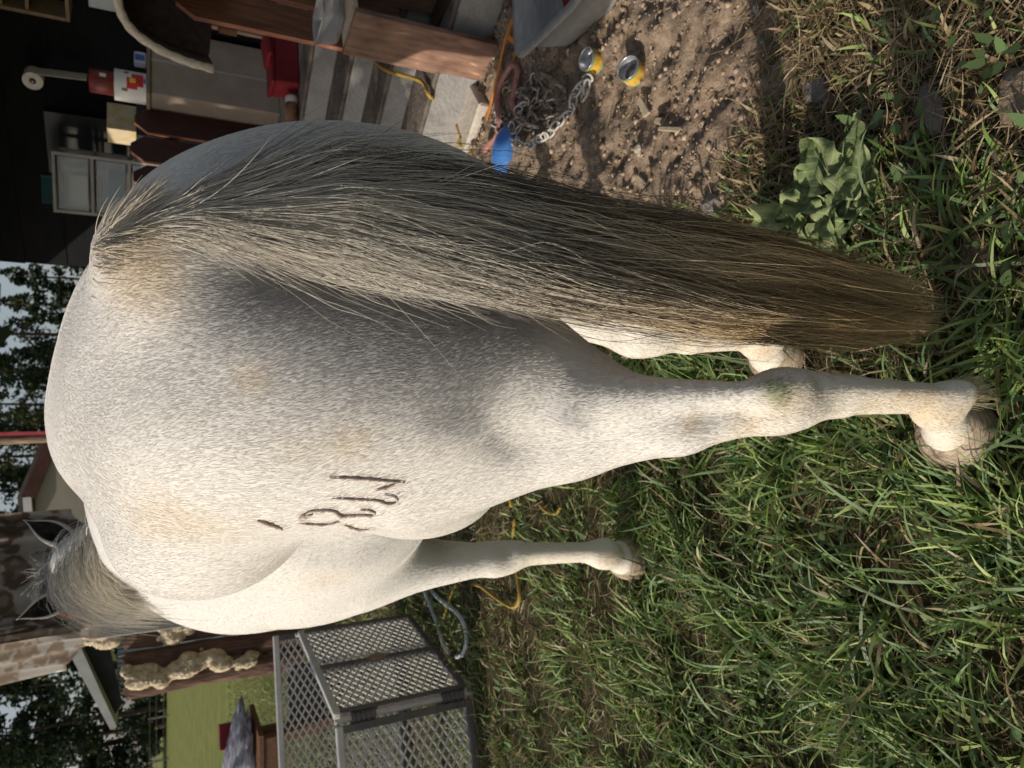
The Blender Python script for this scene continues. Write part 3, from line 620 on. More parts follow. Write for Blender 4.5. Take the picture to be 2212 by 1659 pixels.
def link_mesh(mat):
    L_, W_, r = 0.023, 0.0125, 0.0048; pts = []
    for q in range(12):
        a = 2*math.pi*q/12; pts.append(((math.copysign(L_-W_, math.cos(a)) if abs(math.cos(a)) > 1e-6 else 0)+W_*math.cos(a), W_*math.sin(a), 0))
    V = []; F = []
    for q, pnt in enumerate(pts):
        t = Vector(pts[(q+1) % 12])-Vector(pts[q-1]); t.normalize(); nrm = Vector((t.y, -t.x, 0))
        for k in range(4):
            a = math.pi/4+math.pi/2*k; V.append(Vector(pnt)+nrm*r*math.cos(a)+Vector((0, 0, 1))*r*math.sin(a))
    for q in range(12):
        for k in range(4): F.append((q*4+k, ((q+1) % 12)*4+k, ((q+1) % 12)*4+(k+1) % 4, q*4+(k+1) % 4))
    me = MB().add(V, F).mesh('chain_link', smooth=True); me.materials.append(mat); return me
cp = G(1165, 235); chain = thing('chain', 'heap of heavy rusty and galvanised chain on the bare soil', 'chain', tuple(cp))
lm = [link_mesh(chm), link_mesh(chb)]
paths = [([(1075, 225), (1085, 250), (1070, 272), (1095, 285), (1115, 265), (1130, 240), (1110, 215), (1140, 195), (1165, 205), (1150, 235), (1170, 255), (1200, 245), (1185, 215), (1205, 185), (1225, 195)], 0.4),
         ([(1130, 320), (1110, 300), (1140, 315), (1170, 300), (1195, 280), (1215, 255), (1235, 235), (1245, 205), (1262, 180), (1275, 170), (1268, 200), (1258, 215)], 0.9),
         ([(1085, 205), (1105, 185), (1125, 205), (1150, 180), (1160, 165), (1180, 190), (1195, 215), (1165, 225), (1140, 260), (1120, 285), (1095, 265), (1080, 240), (1068, 255), (1075, 280)], 0.3),
         ([(1160, 275), (1140, 270), (1120, 240), (1145, 215), (1130, 190)], 0.25)]
cnt = 0
for pi, (path, gal) in enumerate(paths):
    P = smooth_path([on_ground(X, Y, 0.010+0.018*(pi % 2)) for X, Y in path], 14); acc = 0; k = 0
    for a, b_ in zip(P, P[1:]):
        acc += np.linalg.norm(b_-a)
        if acc > 0.031:
            acc = 0; d = b_-a; o = link('chain_link', lm[1] if rng.random() < gal else lm[0], None, chain)
            o.location = tuple(a-cp+np.array([rng.normal(0, .003), rng.normal(0, .003), abs(rng.normal(0, .006))])); o.rotation_euler = ((0.4 if k % 2 else 1.35)+rng.normal(0, .25), rng.normal(0, 0.2), math.atan2(d[1], d[0])); k += 1
# coil of dark hose and a green print bag beside the tote
hosem = mat_noise('black_rubber', (0.012, 0.013, 0.014), (0.03, 0.03, 0.032), 12, 0.5, 0.2)
hc = np.array([1.66, 2.42, 0.02]); pts = []
for q in range(64):
    a = q*0.42; pts.append(hc + np.array([(0.15+0.02*math.sin(q*0.7))*math.cos(a), (0.13+0.02*math.cos(q*0.9))*math.sin(a), 0.004*q*0.6]))
o = MB().tube(pts, 0.019, 7).build('hose_coil', hosem, smooth=True); tag(o, 'black rubber hose coiled on the soil behind the tote', 'hose')
camom, n, l, b = nt('green_print'); tc = n.new('ShaderNodeTexCoord'); vz = n.new('ShaderNodeTexNoise'); vz.inputs['Scale'].default_value = 11; vz.inputs['Detail'].default_value = 3; vz.inputs['Distortion'].default_value = 1.5; l.new(tc.outputs['Object'], vz.inputs['Vector'])
rc = ramp(n, [(0.36, (0.02, 0.035, 0.045)), (0.46, (0.06, 0.11, 0.10)), (0.55, (0.22, 0.30, 0.22)), (0.66, (0.33, 0.37, 0.27))]); rc.color_ramp.interpolation = 'CONSTANT'; l.new(vz.outputs['Fac'], rc.inputs[0]); l.new(rc.outputs[0], b.inputs['Base Color']); b.inputs['Roughness'].default_value = 0.85
me = bpy.data.meshes.new('cloth_bag'); bm = bmesh.new(); bmesh.ops.create_grid(bm, x_segments=24, y_segments=24, size=0.17)
for v in bm.verts: v.co.z = 0.035*math.exp(-(v.co.x**2+v.co.y**2)/0.015)+0.012*math.sin(v.co.x*38+v.co.y*11)*math.cos(v.co.y*33)+0.014
bm.to_mesh(me); bm.free(); o = link('cloth_bag', me, camom, smooth=True); o.location = (1.60, 2.36, 0.005); o.rotation_euler = (0, 0, 0.5); tag(o, 'crumpled green printed cloth under the black hose', 'cloth')

# saddle pad over the near railing
fleece = mat_noise('cream_fleece', (0.52, 0.42, 0.30), (0.70, 0.60, 0.46), 60, 0.95, 0.7)
under = mat_noise('brown_felt', (0.075, 0.055, 0.045), (0.14, 0.105, 0.088), 30, 0.95, 0.4)
pc = np.array([1.46, 3.06, 0.0]); pad_ = thing('saddle_pad', 'arched saddle pad with cream fleece edge and green print hung over the railing', 'saddle pad', tuple(pc), -0.50)
arch = [(-0.185, 1.06), (-0.175, 1.16), (-0.150, 1.26), (-0.105, 1.345), (-0.045, 1.385), (0.02, 1.39), (0.08, 1.36), (0.13, 1.28), (0.155, 1.19), (0.165, 1.08), (0.17, 1.02)]
A = smooth_path([(x, 0, z) for x, z in arch], 5)
def shell(off0, off1, y0, y1, name, mat):
    m = len(A); V = []; F = []
    for i, p_ in enumerate(A):
        t = A[min(i+1, m-1)]-A[max(i-1, 0)]; t = t/np.linalg.norm(t); nn = np.array([-t[2], 0, t[0]])
        for off in (off0, off1):
            for y in (y0, y1): V.append(p_+nn*off+np.array([0, y+0.05*((p_[2]-1.39)), 0]))
    for i in range(m-1):
        a = i*4; c_ = (i+1)*4
        F += [(a, a+1, c_+1, c_), (a+2, c_+2, c_+3, a+3), (a, c_, c_+2, a+2), (a+1, a+3, c_+3, c_+1)]
    F += [(0, 2, 3, 1), ((m-1)*4, (m-1)*4+1, (m-1)*4+3, (m-1)*4+2)]
    return MB().add(V, F).build(name, mat, pad_)
shell(0.0, 0.010, 0.0, 0.55, 'lining', under)
MB().prism([(p_[0]*0.985, p_[2]-0.004) for p_ in A[::3]], 0.36, 0.372).build('folded_half', under, pad_); shell(0.0105, 0.022, 0.004, 0.55, 'cover', camom)
rim_pts = []
for i, p_ in enumerate(A):
    t = A[min(i+1, len(A)-1)]-A[max(i-1, 0)]; t = t/np.linalg.norm(t); rim_pts.append(p_+np.array([-t[2], 0, t[0]])*0.011+np.array([0, -0.002+0.05*(p_[2]-1.39), 0]))
MB().tube(rim_pts, [0.017+0.002*math.sin(i*2.1) for i in range(len(rim_pts))], 8).build('fleece_edge', fleece, pad_, smooth=True)

# things on the porch
card = mat_noise('cardboard', (0.30, 0.235, 0.18), (0.38, 0.305, 0.24), 7, 0.9, 0.1)
def cbox(name, label, cat, c, size, rz, mat, bevel=0.003):
    mb = MB(); mb.box((0, 0, size[2]/2), size); o = mb.build(name, mat, bevel=bevel); o.location = c; o.rotation_euler = (0, 0, rz); return tag(o, label, cat)
rp = math.atan2(0.30, 0.95)
bx = thing('cardboard_box', 'large plain cardboard box standing on the porch beside the red pickets', 'box', (1.83, 4.80, 0.575), rp)
mb = MB(); mb.box((0, 0, 0.355), (0.46, 0.34, 0.71)); mb.build('box_body', card, bx, bevel=0.004)
mb = MB(); mb.box((0, -0.1715, 0.36), (0.012, 0.002, 0.70)); mb.build('tape', mat_noise('tape', (0.40,0.36,0.33), (0.47,0.43,0.40), 9, 0.4), bx)
mb = MB(); mb.box((0.0, 0.0, 0.722), (0.50, 0.38, 0.018)); o = mb.build('wooden_board', mat_noise('pale_board', (0.20,0.14,0.09), (0.28,0.20,0.13), 8, 0.8, stretch=(1,6,6))); o.location = (1.83, 4.80, 0.576); o.rotation_euler = (0, 0, rp); tag(o, 'thin brown board laid on top of the cardboard box', 'board')
whitem = mat_noise('white_tin', (0.62, 0.60, 0.56), (0.72, 0.70, 0.66), 6, 0.45, 0)
can = thing('round_tin', 'white round tin with a red picture on the board', 'tin', (1.725, 4.70, 1.309), rp)
MB().lathe([(0.001, 0), (0.085, 0), (0.086, 0.003), (0.086, 0.16), (0.084, 0.163), (0.001, 0.163)], 32).build('tin_body', whitem, can, smooth=True)
def patch(name, mat, parent, r, a0, a1, z0, z1, n_=8):
    V = []; F = []
    for q in range(n_+1):
        a = a0+(a1-a0)*q/n_; V += [(r*math.cos(a), r*math.sin(a), z0), (r*math.cos(a), r*math.sin(a), z1)]
    for q in range(n_): F.append((2*q, 2*q+2, 2*q+3, 2*q+1))
    return MB().add(V, F).build(name, mat, parent)
prred = mat_noise('print_red', (0.45, 0.02, 0.02), (0.6, 0.04, 0.03), 20, 0.5); pryel = mat_noise('print_yellow', (0.65, 0.42, 0.05), (0.8, 0.6, 0.1), 20, 0.5); prblu = mat_noise('print_blue', (0.05, 0.1, 0.35), (0.1, 0.2, 0.5), 20, 0.5); prbrn = mat_noise('print_brown', (0.12, 0.08, 0.04), (0.3, 0.22, 0.08), 20, 0.5)
patch('print_red_shape', prred, can, 0.0866, -2.15, -1.25, 0.015, 0.075); patch('print_red_band', prred, can, 0.0868, -2.35, -1.6, 0.045, 0.10); patch('print_yellow_shape', pryel, can, 0.0872, -1.95, -1.65, 0.055, 0.085)
patch('print_brown_spot', prbrn, can, 0.0867, -1.30, -1.08, 0.09, 0.115); patch('print_brown_spot', prbrn, can, 0.0867, -2.55, -2.35, 0.095, 0.125); patch('print_blue_band', prblu, can, 0.0867, -1.9, -1.5, 0.004, 0.014)
redcan = thing('red_canister', 'dark red canister standing on the white round tin', 'canister', (1.725, 4.70, 1.474), rp)
MB().lathe([(0.001, 0), (0.064, 0), (0.065, 0.002), (0.065, 0.118), (0.060, 0.124), (0.001, 0.124)], 32).build('canister_body', mat_noise('red_print', (0.11, 0.012, 0.012), (0.19, 0.03, 0.02), 9, 0.4), redcan, smooth=True)
patch('canister_label', whitem, redcan, 0.0656, -1.75, -1.40, 0.038, 0.070)
pk = thing('small_packet', 'small blue and white packet on the box beside the saddle pad', 'packet', (1.90, 4.72, 1.309), rp+0.2)
mb = MB(); mb.box((0, 0, 0.032), (0.085, 0.05, 0.064)); mb.build('packet_body', mat_noise('packet_white', (0.5,0.52,0.6), (0.6,0.62,0.7), 8, 0.4), pk, bevel=0.006)
mb = MB(); mb.box((-0.012, -0.0265, 0.034), (0.05, 0.003, 0.05)); mb.build('packet_print', prblu, pk)
box2 = cbox('black_bin', 'black box standing on the porch behind the red toolbox', 'box', (2.32, 4.86, 0.575), (0.42, 0.34, 0.52), rp, mat_noise('black_plastic', (0.008,0.008,0.009), (0.016,0.016,0.018), 6, 0.5))
cbox('wooden_strip', 'short pale wooden strip leaning under the saddle pad', 'strip', (2.08, 4.50, 0.577), (0.016, 0.02, 0.62), rp, mat_noise('pale_strip', (0.34,0.22,0.15), (0.46,0.32,0.22), 12, 0.8))
# red toolbox and spray can on the boards
rbx = mat_noise('toolbox_red', (0.17, 0.012, 0.018), (0.24, 0.02, 0.026), 6, 0.45, 0)
tb = thing('toolbox', 'red plastic toolbox with its lid ajar at the edge of the porch', 'toolbox', (1.72, 4.02, 0.575), rp-0.12)
mb = MB(); mb.box((0, 0, 0.062), (0.27, 0.15, 0.124), taper=1.06); mb.build('toolbox_body', rbx, tb, bevel=0.008)
mb = MB(); mb.box((0.0, 0.005, 0.136), (0.29, 0.165, 0.022)); lid = mb.build('lid', rbx, tb, bevel=0.006)
mb = MB(); mb.box((0.075, -0.02, 0.158), (0.15, 0.16, 0.026), Matrix.Rotation(-0.12, 3, 'Y')); mb.build('lid_tray', rbx, tb, bevel=0.006)
sc_ = thing('spray_can', 'spray can with white cap lying beside the red toolbox', 'spray can', (1.515, 3.98, 0.609), rp+math.pi/2-0.25)
Ms = Matrix.Rotation(math.radians(-90), 4, 'Y')
MB().lathe([(0.001, -0.14), (0.033, -0.14), (0.033, 0.0), (0.028, 0.008)], 24, Matrix.Rotation(math.radians(90), 4, 'X')).build('can_body', mat_noise('can_print', (0.12,0.05,0.03), (0.30,0.16,0.09), 20, 0.4), sc_, smooth=True)
MB().lathe([(0.033, 0.0), (0.034, 0.03), (0.031, 0.038), (0.001, 0.039)], 24, Matrix.Rotation(math.radians(90), 4, 'X')).build('cap', whitem, sc_, smooth=True)
MB().lathe([(0.014, 0.0392), (0.014, 0.045), (0.001, 0.046)], 16, Matrix.Rotation(math.radians(90), 4, 'X')).build('nozzle', prblu, sc_, smooth=True)
# toilet roll on a holder at the wall
def onwall(X, Y, d):
    """point at distance d out from the wall on the survey ray"""
    dd_ = ray(X, Y); q = W0+Wn*d; t = ((q-CAM)@Wn)/(dd_@Wn); return CAM+dd_*t
papm = mat_noise('tissue', (0.62, 0.58, 0.53), (0.72, 0.68, 0.63), 20, 0.95, 0.2)
pr = onwall(72, 168, 0.16); tr = thing('paper_roll', 'toilet roll on a wall holder with its sheet hanging sideways', 'paper roll', tuple(pr), math.atan2(Wn[1], Wn[0]))
Mx = Matrix.Rotation(math.radians(90), 4, 'Y')
MB().lathe([(0.022, -0.05), (0.060, -0.05), (0.061, 0.05), (0.022, 0.05), (0.022, -0.05)], 28, Mx).build('roll', papm, tr, smooth=False)
mb = MB(); mb.box((0.0, 0.060, -0.16), (0.098, 0.003, 0.32), Matrix.Rotation(0.05, 3, 'X')); mb.build('hanging_sheet', papm, tr)
MB().tube([(-0.16, -0.055, 0.05), (-0.06, -0.06, 0.05), (-0.055, -0.02, 0.01), (0.06, 0, 0)], 0.007, 6).build('holder', mat_noise('holder_metal', (0.3,0.28,0.26), (0.4,0.38,0.36), 9, 0.4, metallic=0.6), tr)
# pale wooden shelf on the wall
shm = mat_noise('shelf_wood', (0.17, 0.115, 0.07), (0.27, 0.19, 0.115), 8, 0.75, 0.2, stretch=(1, 5, 5))
ps = onwall(150, 30, 0.14); sh = thing('wall_shelf', 'pale wooden cubby shelf fixed high on the black wall', 'shelf', (ps[0], ps[1], 0), math.atan2(Wd[1], Wd[0]))
zb = ps[2]
mb = MB(); mb.box((-0.55, 0.0, zb+0.0), (1.10, 0.26, 0.022)); mb.build('shelf_board', shm, sh, bevel=0.002)
mb = MB(); mb.box((-0.011, 0.0, zb+0.31), (0.022, 0.26, 0.596)); mb.build('side_board', shm, sh, bevel=0.002)
mb = MB(); mb.box((-0.55, 0.0, zb+0.22), (1.05, 0.25, 0.020)); mb.build('shelf_board', shm, sh, bevel=0.002)
mb = MB(); mb.box((-0.55, 0.0, zb+0.36), (1.05, 0.25, 0.020)); mb.build('shelf_board', shm, sh, bevel=0.002)
pp = onwall(222, -50, 0.04); o = cbox('wall_notice', 'white notice board with a grey picture under the shelf', 'notice', (pp[0], pp[1], pp[2]-0.25), (0.42, 0.012, 0.34), math.atan2(Wd[1], Wd[0]), mat_noise('notice', (0.30,0.34,0.36), (0.55,0.58,0.62), 4, 0.5))
# clear drawer tower with a teal basket
frame_m = mat_noise('drawer_frame', (0.30, 0.285, 0.27), (0.38, 0.365, 0.35), 8, 0.45)
frost, n, l, b = nt('frosted_plastic'); b.inputs['Base Color'].default_value = (0.55, 0.60, 0.66, 1); b.inputs['Roughness'].default_value = 0.35; tb_ = n.new('ShaderNodeBsdfTransparent'); mx = n.new('ShaderNodeMixShader'); mx.inputs[0].default_value = 0.55; l.new(b.outputs[0], mx.inputs[1]); l.new(tb_.outputs[0], mx.inputs[2]); l.new(mx.outputs[0], n['Material Output'].inputs['Surface'])
dp = onwall(200, 395, 0.42); dt = thing('drawer_tower', 'three drawer clear plastic tower on the porch', 'drawers', (dp[0], dp[1], 0), math.atan2(Wd[1], Wd[0])+0.45)
zt = CAM[2]+(dp[2]-CAM[2])+0.46
topz = onwall(120, 395, 0.42)[2]; mb = MB()
for sx_ in (-0.20, 0.20):
    for sy_ in (-0.18, 0.18): mb.box((sx_, sy_, (topz+0.58)/2), (0.022, 0.022, topz-0.58))
for i in range(5):
    z = topz-0.01-0.235*i; mb.box((0, 0, z), (0.42, 0.38, 0.020))
mb.build('frame', frame_m, dt, bevel=0.002)
for i in range(4):
    z = topz-0.128-0.235*i; mb = MB(); mb.box((0, 0, z), (0.372, 0.38, 0.19)); d_ = mb.build('drawer', frost, dt, bevel=0.006)
    mb = MB(); mb.box((0.0, 0.193, z+0.07), (0.12, 0.012, 0.02)); mb.build('drawer_pull', frame_m, d_)
    mb = MB(); mb.box((0.05*math.sin(i*2+1), 0.02, z-0.03), (0.20, 0.26, 0.11)); mb.build('drawer_contents', [whitem, mat_noise('teal_box', (0.03,0.10,0.11), (0.06,0.16,0.17), 6, 0.5), mat_noise('grey_box', (0.12,0.12,0.13), (0.2,0.2,0.21), 6, 0.5), whitem][i], d_)
teal = mat_noise('teal_plastic', (0.01, 0.07, 0.075), (0.02, 0.11, 0.115), 6, 0.5)
bk = thing('teal_basket', 'small teal slatted basket on top of the drawer tower', 'basket', (dp[0]-0.02, dp[1], topz+0.002), math.atan2(Wd[1], Wd[0])+0.45)
for i in range(6): mb = MB(); mb.box((0.06, -0.06+0.0*i, 0.008+0.013*i), (0.20, 0.22, 0.008)); mb.build('slat', teal, bk)
mb = MB(); mb.box((-0.035, -0.06, 0.042), (0.012, 0.23, 0.08)); mb.build('end_panel', teal, bk)
# small crate of jars behind the pickets
jc = onwall(258, 268, 0.75); o = cbox('small_box', 'small yellow and white printed box behind the red pickets', 'box', (jc[0], jc[1], jc[2]-0.10), (0.20, 0.16, 0.17), rp, mat_noise('printed_box', (0.45,0.33,0.12), (0.55,0.47,0.40), 14, 0.6))
stool = cbox('side_table', 'dark low table on the porch carrying the printed box', 'table', (jc[0], jc[1], 0.575), (0.34, 0.30, jc[2]-0.10-0.577), rp, mat_noise('table_black', (0.01,0.01,0.011), (0.02,0.02,0.022), 6, 0.5))

# ------------------------------------------------------------------ left side: pen, fence of slabs, table, sheets, shed, trees
penm = mat_noise('pen_plastic', (0.50, 0.475, 0.45), (0.62, 0.59, 0.56), 10, 0.5, 0.15)
pend = mat_noise('pen_plastic_dark', (0.10, 0.09, 0.085), (0.16, 0.145, 0.135), 10, 0.5, 0.15)
def pen_panel(root, a, b, h, z0=0.02, pitch=0.062, frame=penm, stile=False):
    """panel of diamond mesh from a to b (in the pen's frame)"""
    a = np.array(a, float); b = np.array(b, float); L = np.linalg.norm(b-a); rz = math.atan2(b[1]-a[1], b[0]-a[0])
    p = bpy.data.objects.new('panel', None); COL.objects.link(p); p.parent = root; p.location = (a[0], a[1], z0); p.rotation_euler = (0, 0, rz); p.empty_display_size = 0.05
    fw, ft = 0.030, 0.030
    mb = MB(); mb.box((L/2, 0, h-fw/2), (L, ft, fw)); mb.build('top_rail', frame, p, bevel=0.004)
    mb = MB(); mb.box((L/2, 0, fw/2), (L, ft, fw)); mb.build('bottom_rail', pend, p, bevel=0.004)
    for x in [fw/2, L-fw/2]:
        mb = MB(); mb.box((x, 0, h/2), (fw, ft*0.9, h-2*fw-0.002)); mb.build('stile', pend, p, bevel=0.003)
    if stile:
        mb = MB(); mb.box((L*0.5, 0, h/2), (0.030, 0.026, h-2*fw-0.002)); mb.build('stile', pend, p, bevel=0.003)
        mb = MB(); w_ = 0.055; mb.prism([(L*0.5-w_*0.6, h*0.5), (L*0.5, h*0.5-w_*1.2), (L*0.5+w_*0.6, h*0.5), (L*0.5, h*0.5+w_*1.2)], -0.018, -0.0145); mb.build('name_plate', mat_noise('tan_plate', (0.26,0.17,0.10), (0.34,0.23,0.14), 9, 0.6), p)
    mb = MB(); x0, x1, zb, zt = fw, L-fw, fw, h-fw; r = 0.0036; vp = pitch*0.60
    nd = int((x1-x0)/pitch)+int((zt-zb)/vp)+3
    for s in (1, -1):
        for k in range(-nd, nd+1):
            # line x = xk + s*(z-zb)*pitch/vp ... clip to the frame
            xk = x0+k*pitch; q = s*pitch/vp
            zs_ = [zb, zt]; 
            za = (x0-xk)/q+zb; zc = (x1-xk)/q+zb; lo, hi = max(zb, min(za, zc)), min(zt, max(za, zc))
            if hi-lo < 0.012: continue
            mb.bar((xk+q*(lo-zb), 0.0035*s, lo), (xk+q*(hi-zb), 0.0035*s, hi), r*2.0, r*1.7, up=(0, 1, 0))
    o = mb.build('mesh_lattice', penm, p); o['kind'] = 'stuff'
    return p
P0 = on_ground(1022, 1500); pen = thing('pet_pen', 'grey plastic folding pen of diamond mesh panels standing in the grass', 'pen', (P0[0], P0[1], 0))
pt = lambda x, y: (x-P0[0], y-P0[1])
pen_panel(pen, pt(-1.37, 2.95), pt(-1.27, 3.74), 0.60, stile=True)
pen_panel(pen, pt(-2.10, 2.66), pt(-1.40, 2.92), 0.60)
pen_panel(pen, pt(-2.55, 3.62), pt(-1.36, 4.02), 0.68)
for (x, y) in ((-1.385, 2.935), (-1.30, 3.80)):
    for z in (0.10, 0.50):
        q = pt(x, y); mb = MB()
        for i in range(5): mb.lathe([(0.019, z-0.05+0.021*i), (0.022, z-0.047+0.021*i), (0.022, z-0.034+0.021*i), (0.019, z-0.031+0.021*i)], 12, Matrix.Translation((q[0], q[1], 0)))
        mb.build('hinge', pend, pen, smooth=False)
    MB().lathe([(0.010, 0.0), (0.010, 0.62)], 10, Matrix.Translation((*pt(x, y), 0)), close=True).build('hinge_pin', penm, pen)
hw_ = mat_noise('white_hose', (0.50, 0.52, 0.54), (0.64, 0.66, 0.68), 12, 0.4)
rope('hose', 'white hose lying in the grass beside the pen in a curve', 'hose', [G(925, 1265, .02), G(945, 1290, .025), G(985, 1322, .025), G(1003, 1350, .025), G(1008, 1385, .02), G(1000, 1412, .02), G(985, 1420, .02)], 0.011, hw_)
rope('hose', 'straight length of white hose between belly and pen', 'hose', [G(915, 1270, .02), G(930, 1310, .02), G(945, 1350, .02), G(958, 1392, .02), G(972, 1412, .02)], 0.011, hw_)

# fence of rough slabs with beads of old foam
slabm = mat_noise('slab_wood', (0.055, 0.030, 0.022), (0.175, 0.10, 0.07), 9, 0.85, 0.6, stretch=(7, 7, 0.7), detail=8)
foamm = mat_noise('old_foam', (0.36, 0.28, 0.17), (0.70, 0.60, 0.44), 26, 0.95, 0.8, bscale=60)
FZ = 7.0; fence = thing('slab_fence', 'dark rough slab fence panel with lumpy cream foam in its joints', 'fence', (-2.1, FZ, 0), 0.10)
for i, x in enumerate((-0.50, -0.30, -0.09, 0.11, 0.31, 0.51)):
    w = 0.19; V = []; F = []; nz_ = 22; r = np.random.default_rng(40+i)
    for k in range(nz_+1):
        z = 1.46*k/nz_+(0.02 if k == nz_ else 0)
        for q in range(10):
            a = math.pi*q/9; wob = 1+0.10*math.sin(z*5+q+i)+r.normal(0, 0.035)
            V.append((x-w/2*math.cos(a)*wob, -0.055*math.sin(a)*wob, z+(r.normal(0, 0.012) if k == nz_ else 0)))
    for k in range(nz_):
        for q in range(9): F.append((k*10+q, k*10+q+1, (k+1)*10+q+1, (k+1)*10+q))
    F.append(tuple(nz_*10+q for q in range(10)))
    MB().add(V, F).build('slab', slabm, fence, smooth=False)
for i, (x, z0, z1) in enumerate(((-0.40, 0.40, 1.46), (-0.01, 0.22, 1.86), (0.20, 0.8, 1.80))):
    r = np.random.default_rng(60+i); S_ = SDF((x-0.20, -0.26, z0-0.15), (x+0.20, 0.06, z1+0.15), 0.012)
    for k in range(int((z1-z0)*75)):
        z = z0+(z1-z0)*r.random(); rr0 = r.uniform(0.024, 0.074)*(1.0 if k % 2 else 0.5)
        S_.ell((x+0.040*math.sin(z*9+i)+0.02*math.sin(z*31)+r.normal(0, 0.034), -0.07-0.02*math.sin(z*13)+r.normal(0, 0.018), z), (rr0, rr0*0.9, rr0*r.uniform(0.8, 1.9)), 0.016)
    fm_ = S_.mesh('foam_bead', 0)
    for v_ in fm_.vertices: v_.co += Vector((r.normal(0, .003), r.normal(0, .003), r.normal(0, .004)))
    link('foam_bead', fm_, foamm, fence, smooth=True)
mb = MB()
for z in (0.4, 1.1): mb.box((0, 0.05, z), (1.15, 0.05, 0.09))
for x in (-0.45, 0.45): mb.box((x, 0.10, 0.7), (0.09, 0.09, 1.4))
mb.build('back_frame', slabm, fence)
# low brown table with a bag on it
tabm = mat_noise('brown_timber', (0.105, 0.05, 0.024), (0.20, 0.10, 0.05), 8, 0.7, 0.25, stretch=(6, 1, 6))
tb2 = thing('garden_table', 'low brown timber table with legs on the lawn', 'table', (-2.95, 5.5, 0))
for i in range(4):
    mb = MB(); mb.box((0, -0.21+0.14*i, 0.595), (1.0, 0.13, 0.035)); mb.build('top_board', tabm, tb2, bevel=0.003)
mb = MB(); mb.box((0.0, -0.25, 0.53), (0.94, 0.03, 0.085)); mb.build('apron', tabm, tb2, bevel=0.003)
for x, y, lx in ((0.42, -0.22, 0.05), (0.30, 0.20, 0.0), (-0.42, -0.22, -0.05), (-0.42, 0.20, 0)):
    mb = MB(); mb.bar((x, y, 0.575), (x+lx*1.5, y, 0.0), 0.075, 0.075, up=(0, 1, 0)); mb.build('leg', tabm, tb2, bevel=0.004)
bagm, n, l, b = nt('clear_bag'); b.inputs['Base Color'].default_value = (0.50, 0.52, 0.60, 1); b.inputs['Roughness'].default_value = 0.25; b.inputs['Transmission Weight'].default_value = 0.35
nz = n.new('ShaderNodeTexNoise'); nz.inputs['Scale'].default_value = 9; nz.inputs['Detail'].default_value = 5; rb = ramp(n, [(0.35, (0.20, 0.16, 0.19)), (0.5, (0.42, 0.43, 0.50)), (0.68, (0.62, 0.66, 0.74))]); l.new(nz.outputs['Fac'], rb.inputs[0]); l.new(rb.outputs[0], b.inputs['Base Color'])
me = bpy.data.meshes.new('plastic_bag'); bm = bmesh.new(); bmesh.ops.create_icosphere(bm, subdivisions=4, radius=1)
for v in bm.verts:
    q = v.co.copy(); d = 1+0.10*math.sin(q.x*7+q.z*5)+0.07*math.sin(q.y*13+q.x*9)+0.05*math.sin(q.z*21); v.co = Vector((q.x*0.33*(1+0.3*max(0, q.x)), q.y*0.16, max(q.z, -0.55)*0.135*(1-0.6*max(0, q.x))))*d
bm.to_mesh(me); bm.free(); o = link('plastic_bag', me, bagm, smooth=True); o.location = (-2.74, 5.5, 0.69); tag(o, 'crumpled clear plastic bag lying on the brown table', 'bag')
o = cbox('red_box', 'red box standing behind the plastic bag on the table', 'box', (-2.60, 5.66, 0.614), (0.17, 0.10, 0.22), 0.3, mat_noise('box_red', (0.16,0.012,0.014), (0.25,0.02,0.02), 6, 0.5)); o.rotation_euler = (0, 0.0, 0.3)
wb = thing('planter_tray', 'open grey tray standing on the lawn between fence and pen', 'tray', (-2.62, 6.1, 0), 0.35)
for c, s in (((0, -0.2, 0.12), (0.5, 0.03, 0.24)), ((0, 0.2, 0.12), (0.5, 0.03, 0.24)), ((-0.25, 0, 0.12), (0.03, 0.37, 0.24)), ((0.25, 0, 0.12), (0.03, 0.37, 0.24))):
    mb = MB(); mb.box(c, s); mb.build('side_board', mat_noise('grey_board', (0.10,0.09,0.085), (0.17,0.155,0.145), 8, 0.8), wb, bevel=0.003)
# small roofed shelter beyond the fence
zinc = mat_noise('zinc', (0.36, 0.36, 0.35), (0.50, 0.50, 0.49), 4, 0.5, 0.1, metallic=0.2)
sl = thing('shelter', 'small shelter with pale sloping metal roof and ribbed wall beyond the slab fence', 'shelter', (-3.1, 9.3, 0))
mb = MB(); mb.prism([(-0.62, 1.66), (0.55, 2.16), (0.55, 2.02), (-0.60, 1.60)], -0.5, 1.2); mb.build('roof', zinc, sl)
mb = MB(); mb.prism([(-0.50, 1.62), (0.50, 2.0), (0.50, 1.72), (-0.40, 1.55)], -0.40, -0.38); mb.build('painted_eave_shadow', mat_noise('eave_shade', (0.02,0.02,0.02), (0.04,0.04,0.04), 6, 0.8), sl)  # near-black panel standing in for the shade under the roof
V = []; F = []
for k in range(61):
    x = -0.22+0.62*k/60; y = -0.36+0.014*math.sin(k*1.3); V += [(x, y, 0.0), (x, y, 1.60)]
for k in range(60): F.append((2*k, 2*k+2, 2*k+3, 2*k+1))
MB().add(V, F).build('ribbed_wall', mat_noise('ribbed_sheet', (0.24,0.29,0.30), (0.33,0.38,0.39), 5, 0.5, metallic=0.15), sl)
for x in (0.0, 0.5): mb = MB(); mb.box((x, -0.30, 0.85), (0.07, 0.07, 1.7)); mb.build('post', tabm, sl)
